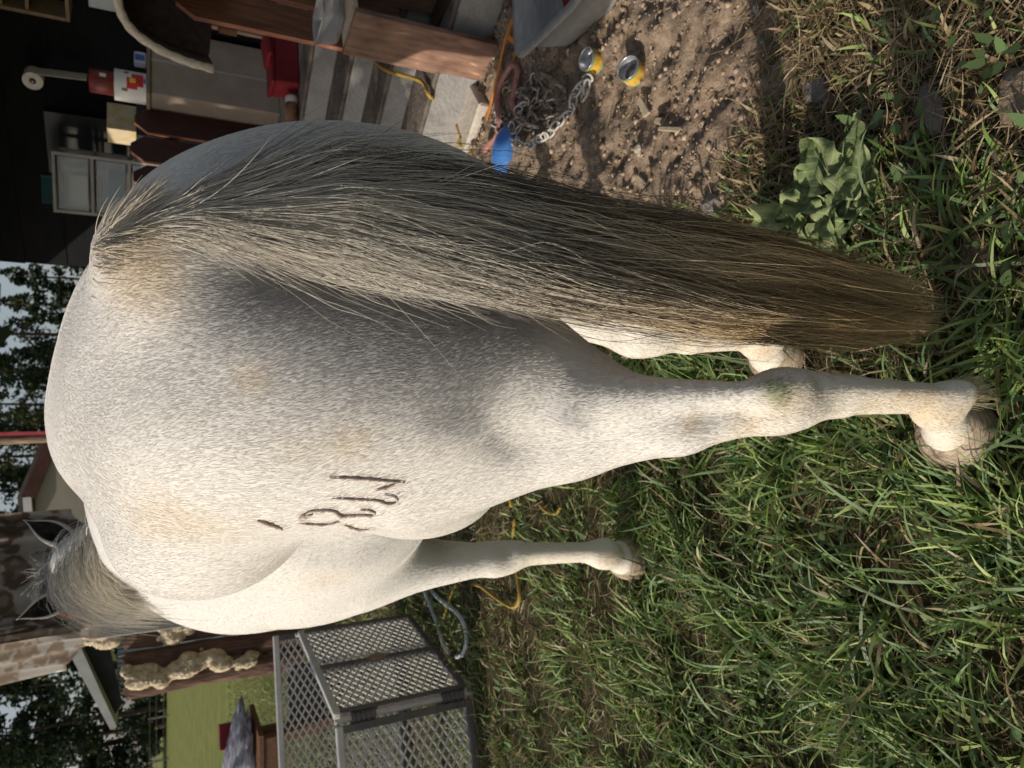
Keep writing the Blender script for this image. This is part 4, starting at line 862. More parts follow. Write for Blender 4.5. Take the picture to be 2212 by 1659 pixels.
# spotted sheets on a washing line
def spotted(name, ground_c, ring, centre, scale):
    m, n, l, b = nt(name); tc = n.new('ShaderNodeTexCoord'); v = n.new('ShaderNodeTexVoronoi'); v.inputs['Scale'].default_value = scale; v.inputs['Randomness'].default_value = 0.85
    nz = n.new('ShaderNodeTexNoise'); nz.inputs['Scale'].default_value = scale*1.5; nz.inputs['Detail'].default_value = 3
    mxv = n.new('ShaderNodeMixRGB'); mxv.inputs[0].default_value = 0.12; l.new(tc.outputs['Object'], mxv.inputs[1]); l.new(nz.outputs['Color'], mxv.inputs[2]); l.new(tc.outputs['Object'], nz.inputs['Vector']); l.new(mxv.outputs[0], v.inputs['Vector'])
    r = ramp(n, [(0.0, centre), (0.22, centre), (0.36, ring), (0.50, ring), (0.62, ground_c)]); r.color_ramp.interpolation = 'EASE'; l.new(v.outputs['Distance'], r.inputs[0]); l.new(r.outputs[0], b.inputs['Base Color']); b.inputs['Roughness'].default_value = 0.9
    t = n.new('ShaderNodeBsdfTranslucent'); l.new(r.outputs[0], t.inputs['Color']); mx = n.new('ShaderNodeMixShader'); mx.inputs[0].default_value = 0.25; l.new(b.outputs[0], mx.inputs[1]); l.new(t.outputs[0], mx.inputs[2]); l.new(mx.outputs[0], n['Material Output'].inputs['Surface'])
    return m
leo = spotted('spotted_cloth', (0.34, 0.315, 0.30), (0.12, 0.085, 0.068), (0.21, 0.165, 0.14), 6.5)
leow = spotted('pale_spotted_cloth', (0.75, 0.70, 0.65), (0.48, 0.37, 0.28), (0.62, 0.52, 0.43), 9)
def hanging(name, label, a, b, zt, zb0, zb1, mat, seed, fold=0.05, nfold=5):
    a = np.array(a); b = np.array(b); nu, nv = 48, 20; V = []; F = []; d = b-a; L = np.linalg.norm(d); d = d/L; nn = np.array([-d[1], d[0]])
    for i in range(nu+1):
        u = i/nu
        for k in range(nv+1):
            v = k/nv; zb = zb0+(zb1-zb0)*u+0.03*math.sin(u*17+seed); z = zt+(zb-zt)*v
            off = fold*(0.3+v*0.7)*math.sin(u*nfold*6.28+seed+0.6*math.sin(v*3))+0.02*math.sin(u*29+v*4)
            p = a+d*L*u+nn*off; V.append((p[0], p[1], z))
    for i in range(nu):
        for k in range(nv): F.append((i*(nv+1)+k, (i+1)*(nv+1)+k, (i+1)*(nv+1)+k+1, i*(nv+1)+k+1))
    o = MB().add(V, F).build(name, mat, smooth=True); return tag(o, label, 'sheet')
hanging('hanging_sheet', 'grey sheet with brown leopard spots hanging behind the horse ears', (-0.91, 6.1), (-1.62, 6.0), 2.55, 1.77, 1.62, leo, 1, 0.05, 4)
hanging('hanging_sheet', 'brown shaded fold of spotted sheet beside the white one', (-1.63, 6.2), (-1.88, 6.15), 2.55, 1.92, 1.72, leo, 4, 0.04, 1.5)
hanging('hanging_sheet', 'sunlit white sheet with tan leopard spots on the washing line', (-1.79, 6.20), (-1.99, 5.72), 2.55, 1.60, 1.86, leow, 2, 0.025, 2)
rope('washing_line', 'washing line carrying the spotted sheets', 'line', [(-6, 5.4, 2.8), (-2, 5.93, 2.56), (-0.4, 6.1, 2.56), (1.4, 6.3, 2.68)], 0.006, hw_)
bk2 = MB().lathe([(0.001, 0), (0.10, 0), (0.125, 0.24), (0.128, 0.245), (0.122, 0.245), (0.097, 0.01), (0.001, 0.01)], 20).build('bucket', mat_noise('orange_plastic', (0.45,0.09,0.02), (0.6,0.14,0.03), 5, 0.5), smooth=True); bk2.location = (-1.78, 6.75, 1.72); tag(bk2, 'orange bucket on the stack beside the left ear', 'bucket')
st = thing('crate_stack', 'dull grey metal cabinet under the orange bucket behind the fence', 'cabinet', (-1.72, 6.75, 0))
mb = MB(); mb.box((0, 0, 0.855), (0.62, 0.4, 1.71)); mb.build('cabinet_body', mat_noise('dull_metal', (0.16,0.15,0.14), (0.24,0.23,0.215), 6, 0.5, metallic=0.2), st, bevel=0.01)
mb = MB(); mb.box((0, -0.203, 1.2), (0.02, 0.006, 0.2)); mb.build('handle', zinc, st)
# tan shed far behind
shw = mat_noise('shed_wall', (0.27, 0.245, 0.205), (0.33, 0.30, 0.255), 2.5, 0.85, 0.1)
shd = thing('shed', 'plain tan shed wall with dark red fascia beyond the horse back', 'shed', (-0.95, 12.0, 0))
mb = MB(); mb.prism([(-1.05, 0), (1.3, 0), (1.3, 2.05), (-0.58, 2.72), (-1.05, 2.70)], 0, 2.4); mb.build('wall', shw, shd)
mb = MB(); mb.bar((-0.62, -0.06, 2.78), (1.5, -0.06, 2.02), 0.10, 0.16, up=(0, 0, 1)); mb.build('fascia', mat_noise('fascia_red', (0.045,0.016,0.013), (0.075,0.028,0.022), 6, 0.7), shd)
mb = MB(); mb.bar((-0.62, -0.06, 2.80), (-1.15, -0.05, 2.77), 0.10, 0.10); mb.build('eave_board', mat_noise('eave_white', (0.5,0.5,0.5), (0.6,0.6,0.6), 6, 0.6), shd)
mb = MB(); mb.prism([(-1.2, 2.83), (-0.62, 2.86), (1.5, 2.10), (1.5, 2.15), (-0.60, 2.91), (-1.2, 2.88)], -0.1, 2.5); mb.build('roof', mat_noise('shed_roof', (0.06,0.05,0.045), (0.1,0.085,0.075), 5, 0.8), shd)

# wire fence at the far side of the meadow
wp = mat_noise('post_grey', (0.13, 0.12, 0.11), (0.2, 0.19, 0.175), 5, 0.85)
wf = thing('wire_fence', 'thin wire fence on posts along the far edge of the meadow', 'fence', (-22, 55, 0))
for k in range(16):
    mb = MB(); mb.box((-22+3.0*k, 0.0, 0.65), (0.11, 0.11, 1.3)); mb.build('post', wp, wf)
for z in (0.35, 0.8, 1.2): mb = MB(); mb.box((0.5, -0.07, z), (46, 0.02, 0.022)); mb.build('wire', wp, wf)

# trees ---------------------------------------------------------------
barkm = mat_noise('bark', (0.045, 0.034, 0.026), (0.12, 0.09, 0.065), 5, 0.95, 0.6, stretch=(3, 3, 0.5))
needm = mat_tint('needles', 0.6, 0.2, trans=0.22)
def conifer_crown(seed, H, R, z0, N, cols, size):
    r = np.random.default_rng(seed); t = r.random(N)**0.8; z = z0+(H-z0)*t; rad = R*(1-t)**0.75*(0.35+0.65*np.sqrt(r.random(N)))*(0.75+0.35*np.sin(z*2.3+seed))
    # boughs: gather the sprays round separate limbs
    nb = 70; bz = z0+(H-z0)*r.random(nb); ba = r.uniform(0, 6.3, nb); bi = r.integers(0, nb, N)
    zz = bz[bi]+r.normal(0, 0.22, N); tt_ = np.clip((zz-z0)/(H-z0), 0, 1); rad = R*(1-tt_)**0.7*np.sqrt(r.random(N)); a = ba[bi]+r.normal(0, 0.35, N)/(0.4+rad)
    c = np.stack([np.cos(a)*rad, np.sin(a)*rad, zz-0.22*rad], -1)
    d = np.stack([np.cos(a), np.sin(a), -0.35+r.normal(0, 0.25, N)], -1)+r.normal(0, 0.35, (N, 3)); d /= np.linalg.norm(d, axis=1)[:,None]
    s = np.cross(d, r.normal(0, 1, (N, 3))); s /= np.linalg.norm(s, axis=1)[:,None]; L = r.uniform(*size, N)[:,None]
    V = np.stack([c-s*L*0.12, c+d*L*0.5-s*L*0.32, c+d*L, c+d*L*0.5+s*L*0.32], 1).reshape(-1, 3); F = np.arange(N*4).reshape(N, 4)
    me = mesh_np('crown', V, F); at = me.color_attributes.new('tint', 'FLOAT_COLOR', 'POINT'); C4 = np.ones((N, 4, 4), np.float32)
    C4[..., :3] = (np.array(cols)[r.integers(0, len(cols), N)]*r.uniform(0.6, 1.25, (N, 1)))[:,None,:]; at.data.foreach_set('color', C4.ravel()); me.materials.append(needm); return me
def trunk_mesh(seed, H, r0):
    r = np.random.default_rng(seed); pts = [(0.05*math.sin(k*1.3+seed), 0.05*math.cos(k*0.9+seed), H*k/12) for k in range(13)]; mb = MB(); mb.tube(pts, [r0*(1-0.85*k/12)*(1.5 if k == 0 else 1) for k in range(13)], 9)
    for k in range(14):
        z = H*(0.12+0.8*r.random()); a = r.uniform(0, 6.3); L = (1-z/H)*2.2+0.4; mb.tube([(0, 0, z), (L*0.5*math.cos(a), L*0.5*math.sin(a), z-0.05*L), (L*math.cos(a), L*math.sin(a), z-0.3*L)], [r0*0.22, r0*0.14, 0.01], 4)
    me = mb.mesh('trunk', smooth=True); me.materials.append(barkm); return me
DK = [(0.030, 0.050, 0.026), (0.042, 0.066, 0.030), (0.024, 0.038, 0.022), (0.06, 0.08, 0.034)]
LT = [(0.06, 0.085, 0.030), (0.09, 0.11, 0.035), (0.045, 0.062, 0.028), (0.11, 0.10, 0.04)]
crowns = [conifer_crown(1, 15, 3.0, 1.2, 4200, DK, (0.22, 0.5)), conifer_crown(2, 17, 2.7, 2.4, 3600, DK, (0.22, 0.46)), conifer_crown(3, 13, 3.4, 1.0, 4200, DK+LT[:1], (0.22, 0.5)), conifer_crown(4, 14, 2.9, 3.2, 3000, LT, (0.22, 0.46))]
trunks = [trunk_mesh(11, 14.5, 0.24), trunk_mesh(12, 16.5, 0.26), trunk_mesh(13, 12.5, 0.22), trunk_mesh(14, 13.5, 0.24)]
KIND = ['tall dark fir with dense drooping boughs in the far tree line', 'slender dark pine with a bare lower trunk in the far tree line', 'broad dark spruce with low boughs in the far tree line', 'thin crowned yellowish larch in the far tree line']
def tree(x, y, k, s, rz, label=None):
    t = thing('pine_tree', label or KIND[k], 'tree', (x, y, -0.05), rz, 'trees of the far tree line'); t.scale = (s, s, s)
    link('trunk', trunks[k], None, t); link('crown', crowns[k], None, t)
r_ = np.random.default_rng(5)
for i in range(24):
    x = -44+2.4*i+r_.normal(0, 0.6); y = 60+r_.uniform(0, 9); tree(x, y, int(r_.choice([0, 1, 2, 2, 0])) if x < -10 else int(r_.choice([3, 3, 1, 2])), r_.uniform(0.85, 1.15), r_.uniform(0, 6))
for i in range(8):
    x = -46+6.8*i+r_.normal(0, 0.8); y = 72+r_.uniform(0, 8); tree(x, y, int(r_.choice([0, 2, 2])), r_.uniform(1.0, 1.3), r_.uniform(0, 6))
# nearer tree with tape tied round it, just behind the shed corner
nt_ = thing('tape_tree', 'slim bare tree trunk with pink tape tied round it above the croup', 'tree', (-0.56, 9.0, 0))
MB().tube([(0.0, 0, 0), (0.01, 0.02, 1.5), (-0.02, 0, 3), (0.03, 0.03, 5), (0.0, 0, 7.5)], [0.075, 0.062, 0.055, 0.045, 0.02], 12).build('trunk', mat_noise('pale_bark', (0.13, 0.085, 0.06), (0.27, 0.185, 0.135), 9, 0.9, 0.5, stretch=(3, 3, 0.6)), nt_, smooth=True)
crn = conifer_crown(31, 8.0, 1.3, 3.6, 1600, LT, (0.3, 0.6)); crn.name = 'crown'; link('crown', crn, None, nt_)
tpm = mat_noise('pink_tape', (0.48, 0.06, 0.09), (0.62, 0.11, 0.14), 10, 0.5)
tp_ = thing('marking_tape', 'pink marking tape knotted round the slim trunk', 'tape', (-0.56, 9.0, 1.98))
MB().lathe([(0.068, 0.0), (0.070, 0.03), (0.068, 0.06)], 14).build('tape_band', tpm, tp_, smooth=True)
MB().tube([(-0.02, -0.075, 0.03), (-0.09, -0.09, 0.09), (-0.13, -0.09, 0.02), (-0.08, -0.09, -0.07), (-0.02, -0.08, 0.0)], 0.018, 6).build('tape_loop', tpm, tp_, smooth=True)
mb = MB(); mb.box((0.045, -0.078, 0.35), (0.035, 0.004, 0.75)); mb.build('tape_tail', tpm, tp_)

# leafy tree added out of view left of the pen to shade porch and steps
def shade_crown(seed, c, R, N, size, cols):
    r = np.random.default_rng(seed); nb = 60; d = r.normal(0, 1, (nb, 3)); d /= np.linalg.norm(d, axis=1)[:,None]; bc = d*r.random((nb, 1))**0.4*0.85
    bi = r.integers(0, nb, N); p = (bc[bi]+r.normal(0, 0.17, (N, 3)))*np.array(R)+np.array(c)
    a = r.normal(0, 1, (N, 3)); a /= np.linalg.norm(a, axis=1)[:,None]; b_ = np.cross(a, r.normal(0, 1, (N, 3))); b_ /= np.linalg.norm(b_, axis=1)[:,None]; L = r.uniform(*size, N)[:,None]
    V = np.stack([p-a*L*0.5, p+b_*L*0.3, p+a*L*0.5, p-b_*L*0.3], 1).reshape(-1, 3)
    me = mesh_np('crown', V, np.arange(N*4).reshape(N, 4)); at = me.color_attributes.new('tint', 'FLOAT_COLOR', 'POINT'); C4 = np.ones((N, 4, 4), np.float32)
    C4[..., :3] = (np.array(cols)[r.integers(0, len(cols), N)]*r.uniform(0.6, 1.25, (N, 1)))[:,None,:]; at.data.foreach_set('color', C4.ravel()); return me
lt_ = thing('added_shade_tree', 'added leafy tree out of view left of the pen, shading porch and steps', 'tree', (-4.6, 2.78, 0))
mb = MB(); mb.tube([(0.02, -0.02, 0), (0.0, 0.0, 1.2), (0.05, 0.03, 2.4), (0.0, 0.0, 3.6), (0, 0, 4.6)], [0.09, 0.075, 0.065, 0.04, 0.012], 10)
for k in range(9):
    a = k*2.4; z = 2.5+0.22*k; mb.tube([(0, 0, z), (0.4*math.cos(a), 0.4*math.sin(a), z+0.35), (0.8*math.cos(a), 0.8*math.sin(a), z+0.5)], [0.03, 0.02, 0.006], 5)
mb.build('trunk', barkm, lt_, smooth=True); link('crown', shade_crown(71, (0, -0.12, 3.95), (0.95, 1.25, 1.38), 6800, (0.09, 0.17), LT), needm, lt_)
# ------------------------------------------------------------------ the horse
HO = np.array([0.168, 0.95, 0.0]); HA = math.radians(28)
def h2w(p):
    p = np.asarray(p, float); c, s = math.cos(HA), math.sin(HA)
    return np.stack([HO[0] + p[...,0]*c - p[...,1]*s, HO[1] + p[...,0]*s + p[...,1]*c, p[...,2]], -1)

def horse_shape():
    S = SDF((-0.45, -0.28, 0.02), (0.47, 2.55, 1.75), 0.0085)
    # trunk
    S.ell((0.016, 0.92, 0.945), (0.276, 0.56, 0.306), 0.075)
    S.ell((0.02, 0.95, 1.12), (0.22, 0.60, 0.25), 0.10)
    S.cone((0.0, 0.45, 1.30), (0.02, 1.2, 1.31), 0.10, 0.085, 0.12)
    S.ell((0.02, 1.32, 0.98), (0.235, 0.30, 0.32), 0.12)
    # croup and haunches
    S.ell((-0.015, 0.36, 1.19), (0.268, 0.39, 0.225), 0.08)
    S.cone((-0.015, 0.03, 1.25), (-0.02, 0.5, 1.345), 0.078, 0.072, 0.09)
    S.ell((-0.148, 0.20, 1.02), (0.147, 0.24, 0.32), 0.06, rx=math.radians(-8))
    S.ell((0.158, 0.18, 1.03), (0.140, 0.23, 0.31), 0.06, rx=math.radians(-8))
    S.ell((-0.215, 0.50, 1.22), (0.085, 0.13, 0.12), 0.10)          # hip bones
    S.ell((0.22, 0.50, 1.22), (0.085, 0.13, 0.12), 0.10)
    S.ell((-0.10, 0.02, 1.0), (0.09, 0.10, 0.23), 0.07)             # hamstrings
    S.ell((0.115, 0.02, 0.98), (0.085, 0.09, 0.23), 0.07)
    S.cone((0.005, -0.10, 1.16), (0.01, -0.07, 0.80), 0.006, 0.022, 0.07, cut=True)
    S.cone((0.0, 0.02, 1.315), (-0.02, -0.095, 1.14), 0.034, 0.026, 0.05)      # dock
    S.cone((0.010, -0.10, 0.72), (0.015, 0.30, 0.69), 0.115, 0.125, 0.07, cut=True)      # between the thighs
    # left hind leg
    S.cone((-0.175, 0.22, 0.93), (-0.216, 0.10, 0.73), 0.138, 0.074, 0.04)
    S.cone((-0.130, 0.04, 0.84), (-0.250, -0.01, 0.65), 0.088, 0.038, 0.05)
    S.ell((-0.195, 0.38, 0.86), (0.085, 0.11, 0.13), 0.08)              # stifle
    S.cone((-0.216, 0.10, 0.73), (-0.262, -0.01, 0.61), 0.074, 0.041, 0.03)
    S.cone((-0.262, -0.01, 0.61), (-0.267, -0.080, 0.49), 0.041, 0.036, 0.025)
    S.cone((-0.215, -0.01, 0.77), (-0.268, -0.125, 0.53), 0.032, 0.012, 0.03)      # Achilles tendon
    S.ell((-0.262, -0.128, 0.505), (0.024, 0.028, 0.045), 0.03)       # point of hock
    S.ell((-0.264, -0.085, 0.475), (0.045, 0.048, 0.062), 0.03)
    S.cone((-0.262, -0.09, 0.44), (-0.260, -0.092, 0.36), 0.041, 0.031, 0.02)
    S.cone((-0.260, -0.092, 0.36), (-0.268, -0.095, 0.20), 0.029, 0.025, 0.02)
    S.cone((-0.260, -0.125, 0.43), (-0.270, -0.122, 0.18), 0.016, 0.014, 0.02)   # flexor tendon
    S.ell((-0.283, -0.094, 0.142), (0.034, 0.038, 0.042), 0.025)
    S.ell((-0.277, -0.132, 0.122), (0.022, 0.022, 0.034), 0.03)       # ergot tuft
    S.cone((-0.284, -0.090, 0.13), (-0.302, -0.054, 0.072), 0.032, 0.034, 0.025)
    S.ell((-0.304, -0.050, 0.066), (0.040, 0.044, 0.018), 0.025)       # coronet
    # right hind leg
    S.cone((0.17, 0.20, 0.93), (0.175, 0.28, 0.70), 0.132, 0.076, 0.045)
    S.ell((0.23, 0.40, 0.83), (0.09, 0.12, 0.15), 0.08)
    S.cone((0.175, 0.28, 0.70), (0.120, 0.26, 0.60), 0.074, 0.054, 0.035)
    S.cone((0.128, 0.26, 0.61), (0.022, 0.185, 0.47), 0.050, 0.039, 0.02)
    S.cone((0.165, 0.16, 0.78), (0.026, 0.135, 0.51), 0.040, 0.015, 0.03)
    S.ell((0.014, 0.132, 0.485), (0.024, 0.028, 0.045), 0.025)
    S.ell((0.010, 0.178, 0.455), (0.043, 0.046, 0.062), 0.025)
    S.cone((0.010, 0.172, 0.42), (0.010, 0.177, 0.34), 0.038, 0.030, 0.02)
    S.cone((0.005, 0.175, 0.34), (0.012, 0.18, 0.20), 0.029, 0.025, 0.02)
    S.cone((0.003, 0.140, 0.41), (0.012, 0.150, 0.18), 0.016, 0.014, 0.02)
    S.ell((0.014, 0.18, 0.142), (0.039, 0.043, 0.044), 0.03)
    S.ell((0.014, 0.147, 0.124), (0.022, 0.022, 0.034), 0.03)
    S.cone((0.014, 0.185, 0.13), (0.018, 0.232, 0.070), 0.037, 0.039, 0.03)
    S.ell((0.018, 0.240, 0.062), (0.045, 0.048, 0.020), 0.03)
    # front legs
    for x0, x1, y in ((-0.17, -0.235, 0.975), (0.17, 0.17, 1.20)):
        xm = (x0*0.6 + x1*0.4)
        S.ell((x0*0.95, y+0.13, 0.90), (0.10, 0.17, 0.22), 0.08)
        S.cone((x0, y+0.06, 0.80), (xm, y+0.01, 0.50), 0.085, 0.042, 0.06)
        S.ell((xm-0.003, y+0.01, 0.45), (0.046, 0.046, 0.060), 0.04)
        S.cone((xm, y, 0.42), (x1*0.7+x0*0.3, y-0.005, 0.20), 0.030, 0.025, 0.03)
        S.cone((xm, y-0.03, 0.42), (x1*0.7+x0*0.3, y-0.032, 0.20), 0.020, 0.017, 0.03)
        S.ell((x1*0.85+x0*0.15, y-0.01, 0.145), (0.039, 0.044, 0.046), 0.035)
        S.cone((x1*0.85+x0*0.15, y-0.01, 0.14), (x1, y+0.03, 0.075), 0.036, 0.040, 0.03)
        S.ell((x1, y+0.035, 0.058), (0.052, 0.054, 0.020), 0.02)
    # neck and head
    S.cone((0.03, 1.30, 1.10), (0.10, 1.62, 1.33), 0.20, 0.125, 0.12)
    S.cone((0.10, 1.62, 1.33), (0.150, 1.84, 1.46), 0.120, 0.092, 0.08)
    S.cone((0.03, 1.25, 1.30), (0.14, 1.80, 1.50), 0.07, 0.05, 0.08)
    S.ell((0.150, 1.92, 1.46), (0.088, 0.105, 0.095), 0.06)
    S.cone((0.148, 1.96, 1.42), (0.150, 2.26, 1.04), 0.098, 0.056, 0.05)
    S.ell((0.150, 1.98, 1.32), (0.075, 0.105, 0.12), 0.05, rx=math.radians(-40))
    S.ell((0.150, 2.27, 1.01), (0.055, 0.065, 0.075), 0.04)
    S.ell((0.055, 2.02, 1.435), (0.032, 0.045, 0.036), 0.03)          # eye sockets
    S.ell((0.245, 2.02, 1.435), (0.032, 0.045, 0.036), 0.03)
    return S.mesh('horse_body')


from mathutils.bvhtree import BVHTree
class Surf:
    """the horse's skin, for setting hair, marks and hooves on it (all in the horse's own frame)"""
    def __init__(s, me):
        s.V = np.empty(len(me.vertices)*3, np.float32); me.vertices.foreach_get('co', s.V); s.V = s.V.reshape(-1, 3)
        s.F = np.empty(len(me.loops), np.int32); me.loops.foreach_get('vertex_index', s.F); s.F = s.F.reshape(-1, 4)
        s.N = np.empty(len(me.vertices)*3, np.float32); me.vertices.foreach_get('normal', s.N); s.N = s.N.reshape(-1, 3)
        s.bvh = BVHTree.FromPolygons([tuple(v) for v in s.V], [tuple(f) for f in s.F])
        c, n = math.cos(-HA), math.sin(-HA)
        s.rot = np.array([[c, -n, 0], [n, c, 0], [0, 0, 1]])
    def survey(s, X, Y):
        o = s.rot @ (CAM-HO); d = s.rot @ ray(X, Y)
        p, nrm, i, dist = s.bvh.ray_cast(Vector(o), Vector(d).normalized())
        return None if p is None else (np.array(p), np.array(nrm))

def strands_mesh(name, P, rad, col, sides=3):
    """P (n,m,3) strand points, rad (n,m) radii, col (n,m,3) colours -> one mesh of thin tubes"""
    n, m, _ = P.shape
    T = np.empty_like(P); T[:,1:-1] = P[:,2:]-P[:,:-2]; T[:,0] = P[:,1]-P[:,0]; T[:,-1] = P[:,-1]-P[:,-2]
    T /= np.linalg.norm(T, axis=2, keepdims=True)+1e-9
    ref = np.array([0.37, 0.91, 0.18]); A = np.cross(T, ref); A /= np.linalg.norm(A, axis=2, keepdims=True)+1e-9
    B = np.cross(T, A)
    V = np.empty((n, m, sides, 3), np.float32)
    for k in range(sides):
        a = 2*math.pi*k/sides; V[:,:,k] = P + (A*math.cos(a)+B*math.sin(a))*rad[:,:,None]
    idx = np.arange(n*m*sides).reshape(n, m, sides)
    F = []
    for k in range(sides):
        k2 = (k+1) % sides
        F.append(np.stack([idx[:,:-1,k], idx[:,:-1,k2], idx[:,1:,k2], idx[:,1:,k]], -1).reshape(-1, 4))
    me = bpy.data.meshes.new(name); V = V.reshape(-1, 3); F = np.concatenate(F)
    me.vertices.add(len(V)); me.vertices.foreach_set('co', V.ravel())
    me.loops.add(F.size); me.loops.foreach_set('vertex_index', F.astype(np.int32).ravel())
    me.polygons.add(len(F)); me.polygons.foreach_set('loop_start', np.arange(0, F.size, 4, dtype=np.int32))
    me.update(calc_edges=True); me.shade_smooth()
    a = me.color_attributes.new('tint', 'FLOAT_COLOR', 'POINT')
    C4 = np.ones((n, m, sides, 4), np.float32); C4[..., :3] = col[:,:,None,:]
    a.data.foreach_set('color', C4.ravel())
    return me

# coat pigment, with stifle crease shade painted in: grey skin-deep patches and yellow stains, (X, Y of the photo's survey, radius in m, amount)
GREY = [(560,640,.05,.55),(620,660,.06,.6),(700,690,.07,.65),(800,700,.08,.7),(900,720,.08,.75),(980,740,.07,.7),(1060,760,.05,.55),(1120,720,.05,.7),(1020,690,.06,.7),
        (760,790,.08,.35),(880,800,.07,.4),(980,820,.06,.35),(640,760,.08,.25),(420,720,.07,.3),(480,660,.05,.45),(940,905,.025,.6),(985,905,.025,.7),(1020,925,.025,.7),(1060,960,.022,.65),(1090,985,.018,.5),(1000,880,.05,.35),
        (1215,890,.030,.6),(1240,915,.026,.6),(1180,840,.04,.3),(700,880,.09,.2),(560,960,.09,.15),
        (760,330,.10,.45),(860,350,.08,.4),(640,340,.10,.35),(520,370,.09,.35),(400,430,.07,.3),(300,480,.05,.35),
        (900,1175,.07,.45),(820,1190,.08,.45),(940,1180,.05,.5),(700,1200,.07,.25),(640,1190,.05,.2),(980,1150,.06,.5),(130,680,.03,.4),
        (1100,1200,.03,.35),(1670,850,.03,.3)]
STAIN = [(300,560,.05,.6),(330,600,.04,.5),(250,600,.04,.35),(540,820,.02,.5),(755,960,.03,.4),(640,980,.03,.2),(370,1110,.05,.4),(330,1140,.05,.35),(460,1150,.05,.25),(700,1255,.05,.35),(600,1225,.04,.3),
         (1490,915,.015,.6),(1620,920,.03,.55),(1700,870,.03,.6),(1760,860,.02,.4),(1880,880,.02,.6),(1950,860,.03,.6),(1990,900,.03,.8),(1935,905,.02,.6),(2060,900,.03,.6),(2080,950,.03,.5),(2000,870,.03,.7),
         (1480,740,.02,.6),(1540,740,.02,.5),(1650,760,.03,.8),(1700,760,.03,.8),(1600,750,.02,.6),(1150,1220,.03,.3),(1320,1210,.03,.6)]
GRASSY = [(1665,835,.016,.9),(1680,850,.014,.8),(1700,840,.012,.6),(1690,870,.012,.5)]

def coat_fields(S, P):
    """amounts of grey, stain, grass-green and tail-ward darkening at points P of the horse"""
    out = []
    for spots in (GREY, STAIN, GRASSY):
        f = np.zeros(len(P), np.float32)
        for X, Y, r, a in spots:
            h = S.survey(X, Y)
            if h is None: continue
            d2 = ((P-h[0])**2).sum(1); f = 1-(1-f)*(1-a*np.exp(-d2/(r*r)))
        out.append(f)
    return out
def coat_colour(g, s, gr, z, rnd):
    cream = np.array([0.725, 0.695, 0.65]); grey = np.array([0.24, 0.235, 0.24]); stain = np.array([0.56, 0.42, 0.24]); green = np.array([0.13, 0.17, 0.05])
    c = cream + (grey-cream)*np.clip(g*0.92, 0, 1)[:,None]
    leg = np.clip((0.62-z)/0.25, 0, 1)[:,None]; c = c*(1-leg*0.5) + np.array([0.76, 0.68, 0.54])*leg*0.5
    c = c + (stain-c)*(s*0.75)[:,None]; c = c + (green-c)*(gr*0.8)[:,None]
    return np.clip(c*(1+rnd[:,None]), 0.02, 0.85)

def coat_flow(P, N):
    """the way the coat lies: back and down over the rump, back along the barrel, down the legs"""
    x, y, z = P[:,0], P[:,1], P[:,2]
    D = np.zeros_like(P)
    front = np.clip((y-0.45)/0.4, 0, 1); leg = np.clip((0.75-z)/0.2, 0, 1)
    D[:,1] = -(0.45 + 0.55*front)*(1-leg) - 0.1; D[:,2] = -(0.85 - 0.35*front) - leg*0.5; D[:,0] = np.sign(x)*0.12*(1-leg)
    w = np.sin(x*23+z*17)*0.25 + np.sin(y*19-z*13+1.0)*0.2
    D[:,1] += w*0.6; D[:,0] += 0.15*np.sin(z*29+y*11)
    D -= N*(D*N).sum(1)[:,None]; D /= np.linalg.norm(D, axis=1)[:,None]+1e-9
    return D

def fur_curves(name, P, R, C, mat, parent):
    n, m, _ = P.shape
    cu = bpy.data.hair_curves.new(name); cu.add_curves([m]*n)
    cu.position_data.foreach_set('vector', P.astype(np.float32).ravel())
    ra = cu.attributes.new('radius', 'FLOAT', 'POINT'); ra.data.foreach_set('value', R.astype(np.float32).ravel())
    a = cu.attributes.new('tint', 'FLOAT_COLOR', 'POINT'); C4 = np.ones((n, m, 4), np.float32); C4[..., :3] = C
    a.data.foreach_set('color', C4.ravel())
    cu.materials.append(mat)
    o = bpy.data.objects.new(name, cu); COL.objects.link(o); o.parent = parent
    return o

def on_polyline(pts, step):
    P = smooth_path(pts, 10); out = [P[0]]; acc = 0
    for a, b in zip(P, P[1:]):
        L = np.linalg.norm(b-a)
        while acc + L >= step and L > 1e-9:
            t = (step-acc)/L; a = a+(b-a)*t; out.append(a); L = np.linalg.norm(b-a); acc = 0
        acc += L
    return out

BRAND = [([(712,1030),(770,1032),(830,1037),(876,1040)],3.2), ([(860,1039),(842,1049),(812,1057)],2.6),
         ([(717,1074),(770,1077),(815,1080),(833,1086),(852,1085),(858,1078),(848,1070),(826,1066)],2.4),
         ([(648,1118),(662,1110),(678,1108)],5.5), ([(650,1117),(668,1104),(690,1101),(718,1102),(735,1112),(752,1112),(782,1111),(806,1112),(808,1106),(795,1100),(776,1100)],3.4),
         ([(648,1128),(685,1131),(712,1130),(735,1124)],2.4), ([(745,1133),(775,1142),(800,1142)],3.2), ([(556,1123),(577,1129),(612,1142)],3.6)]

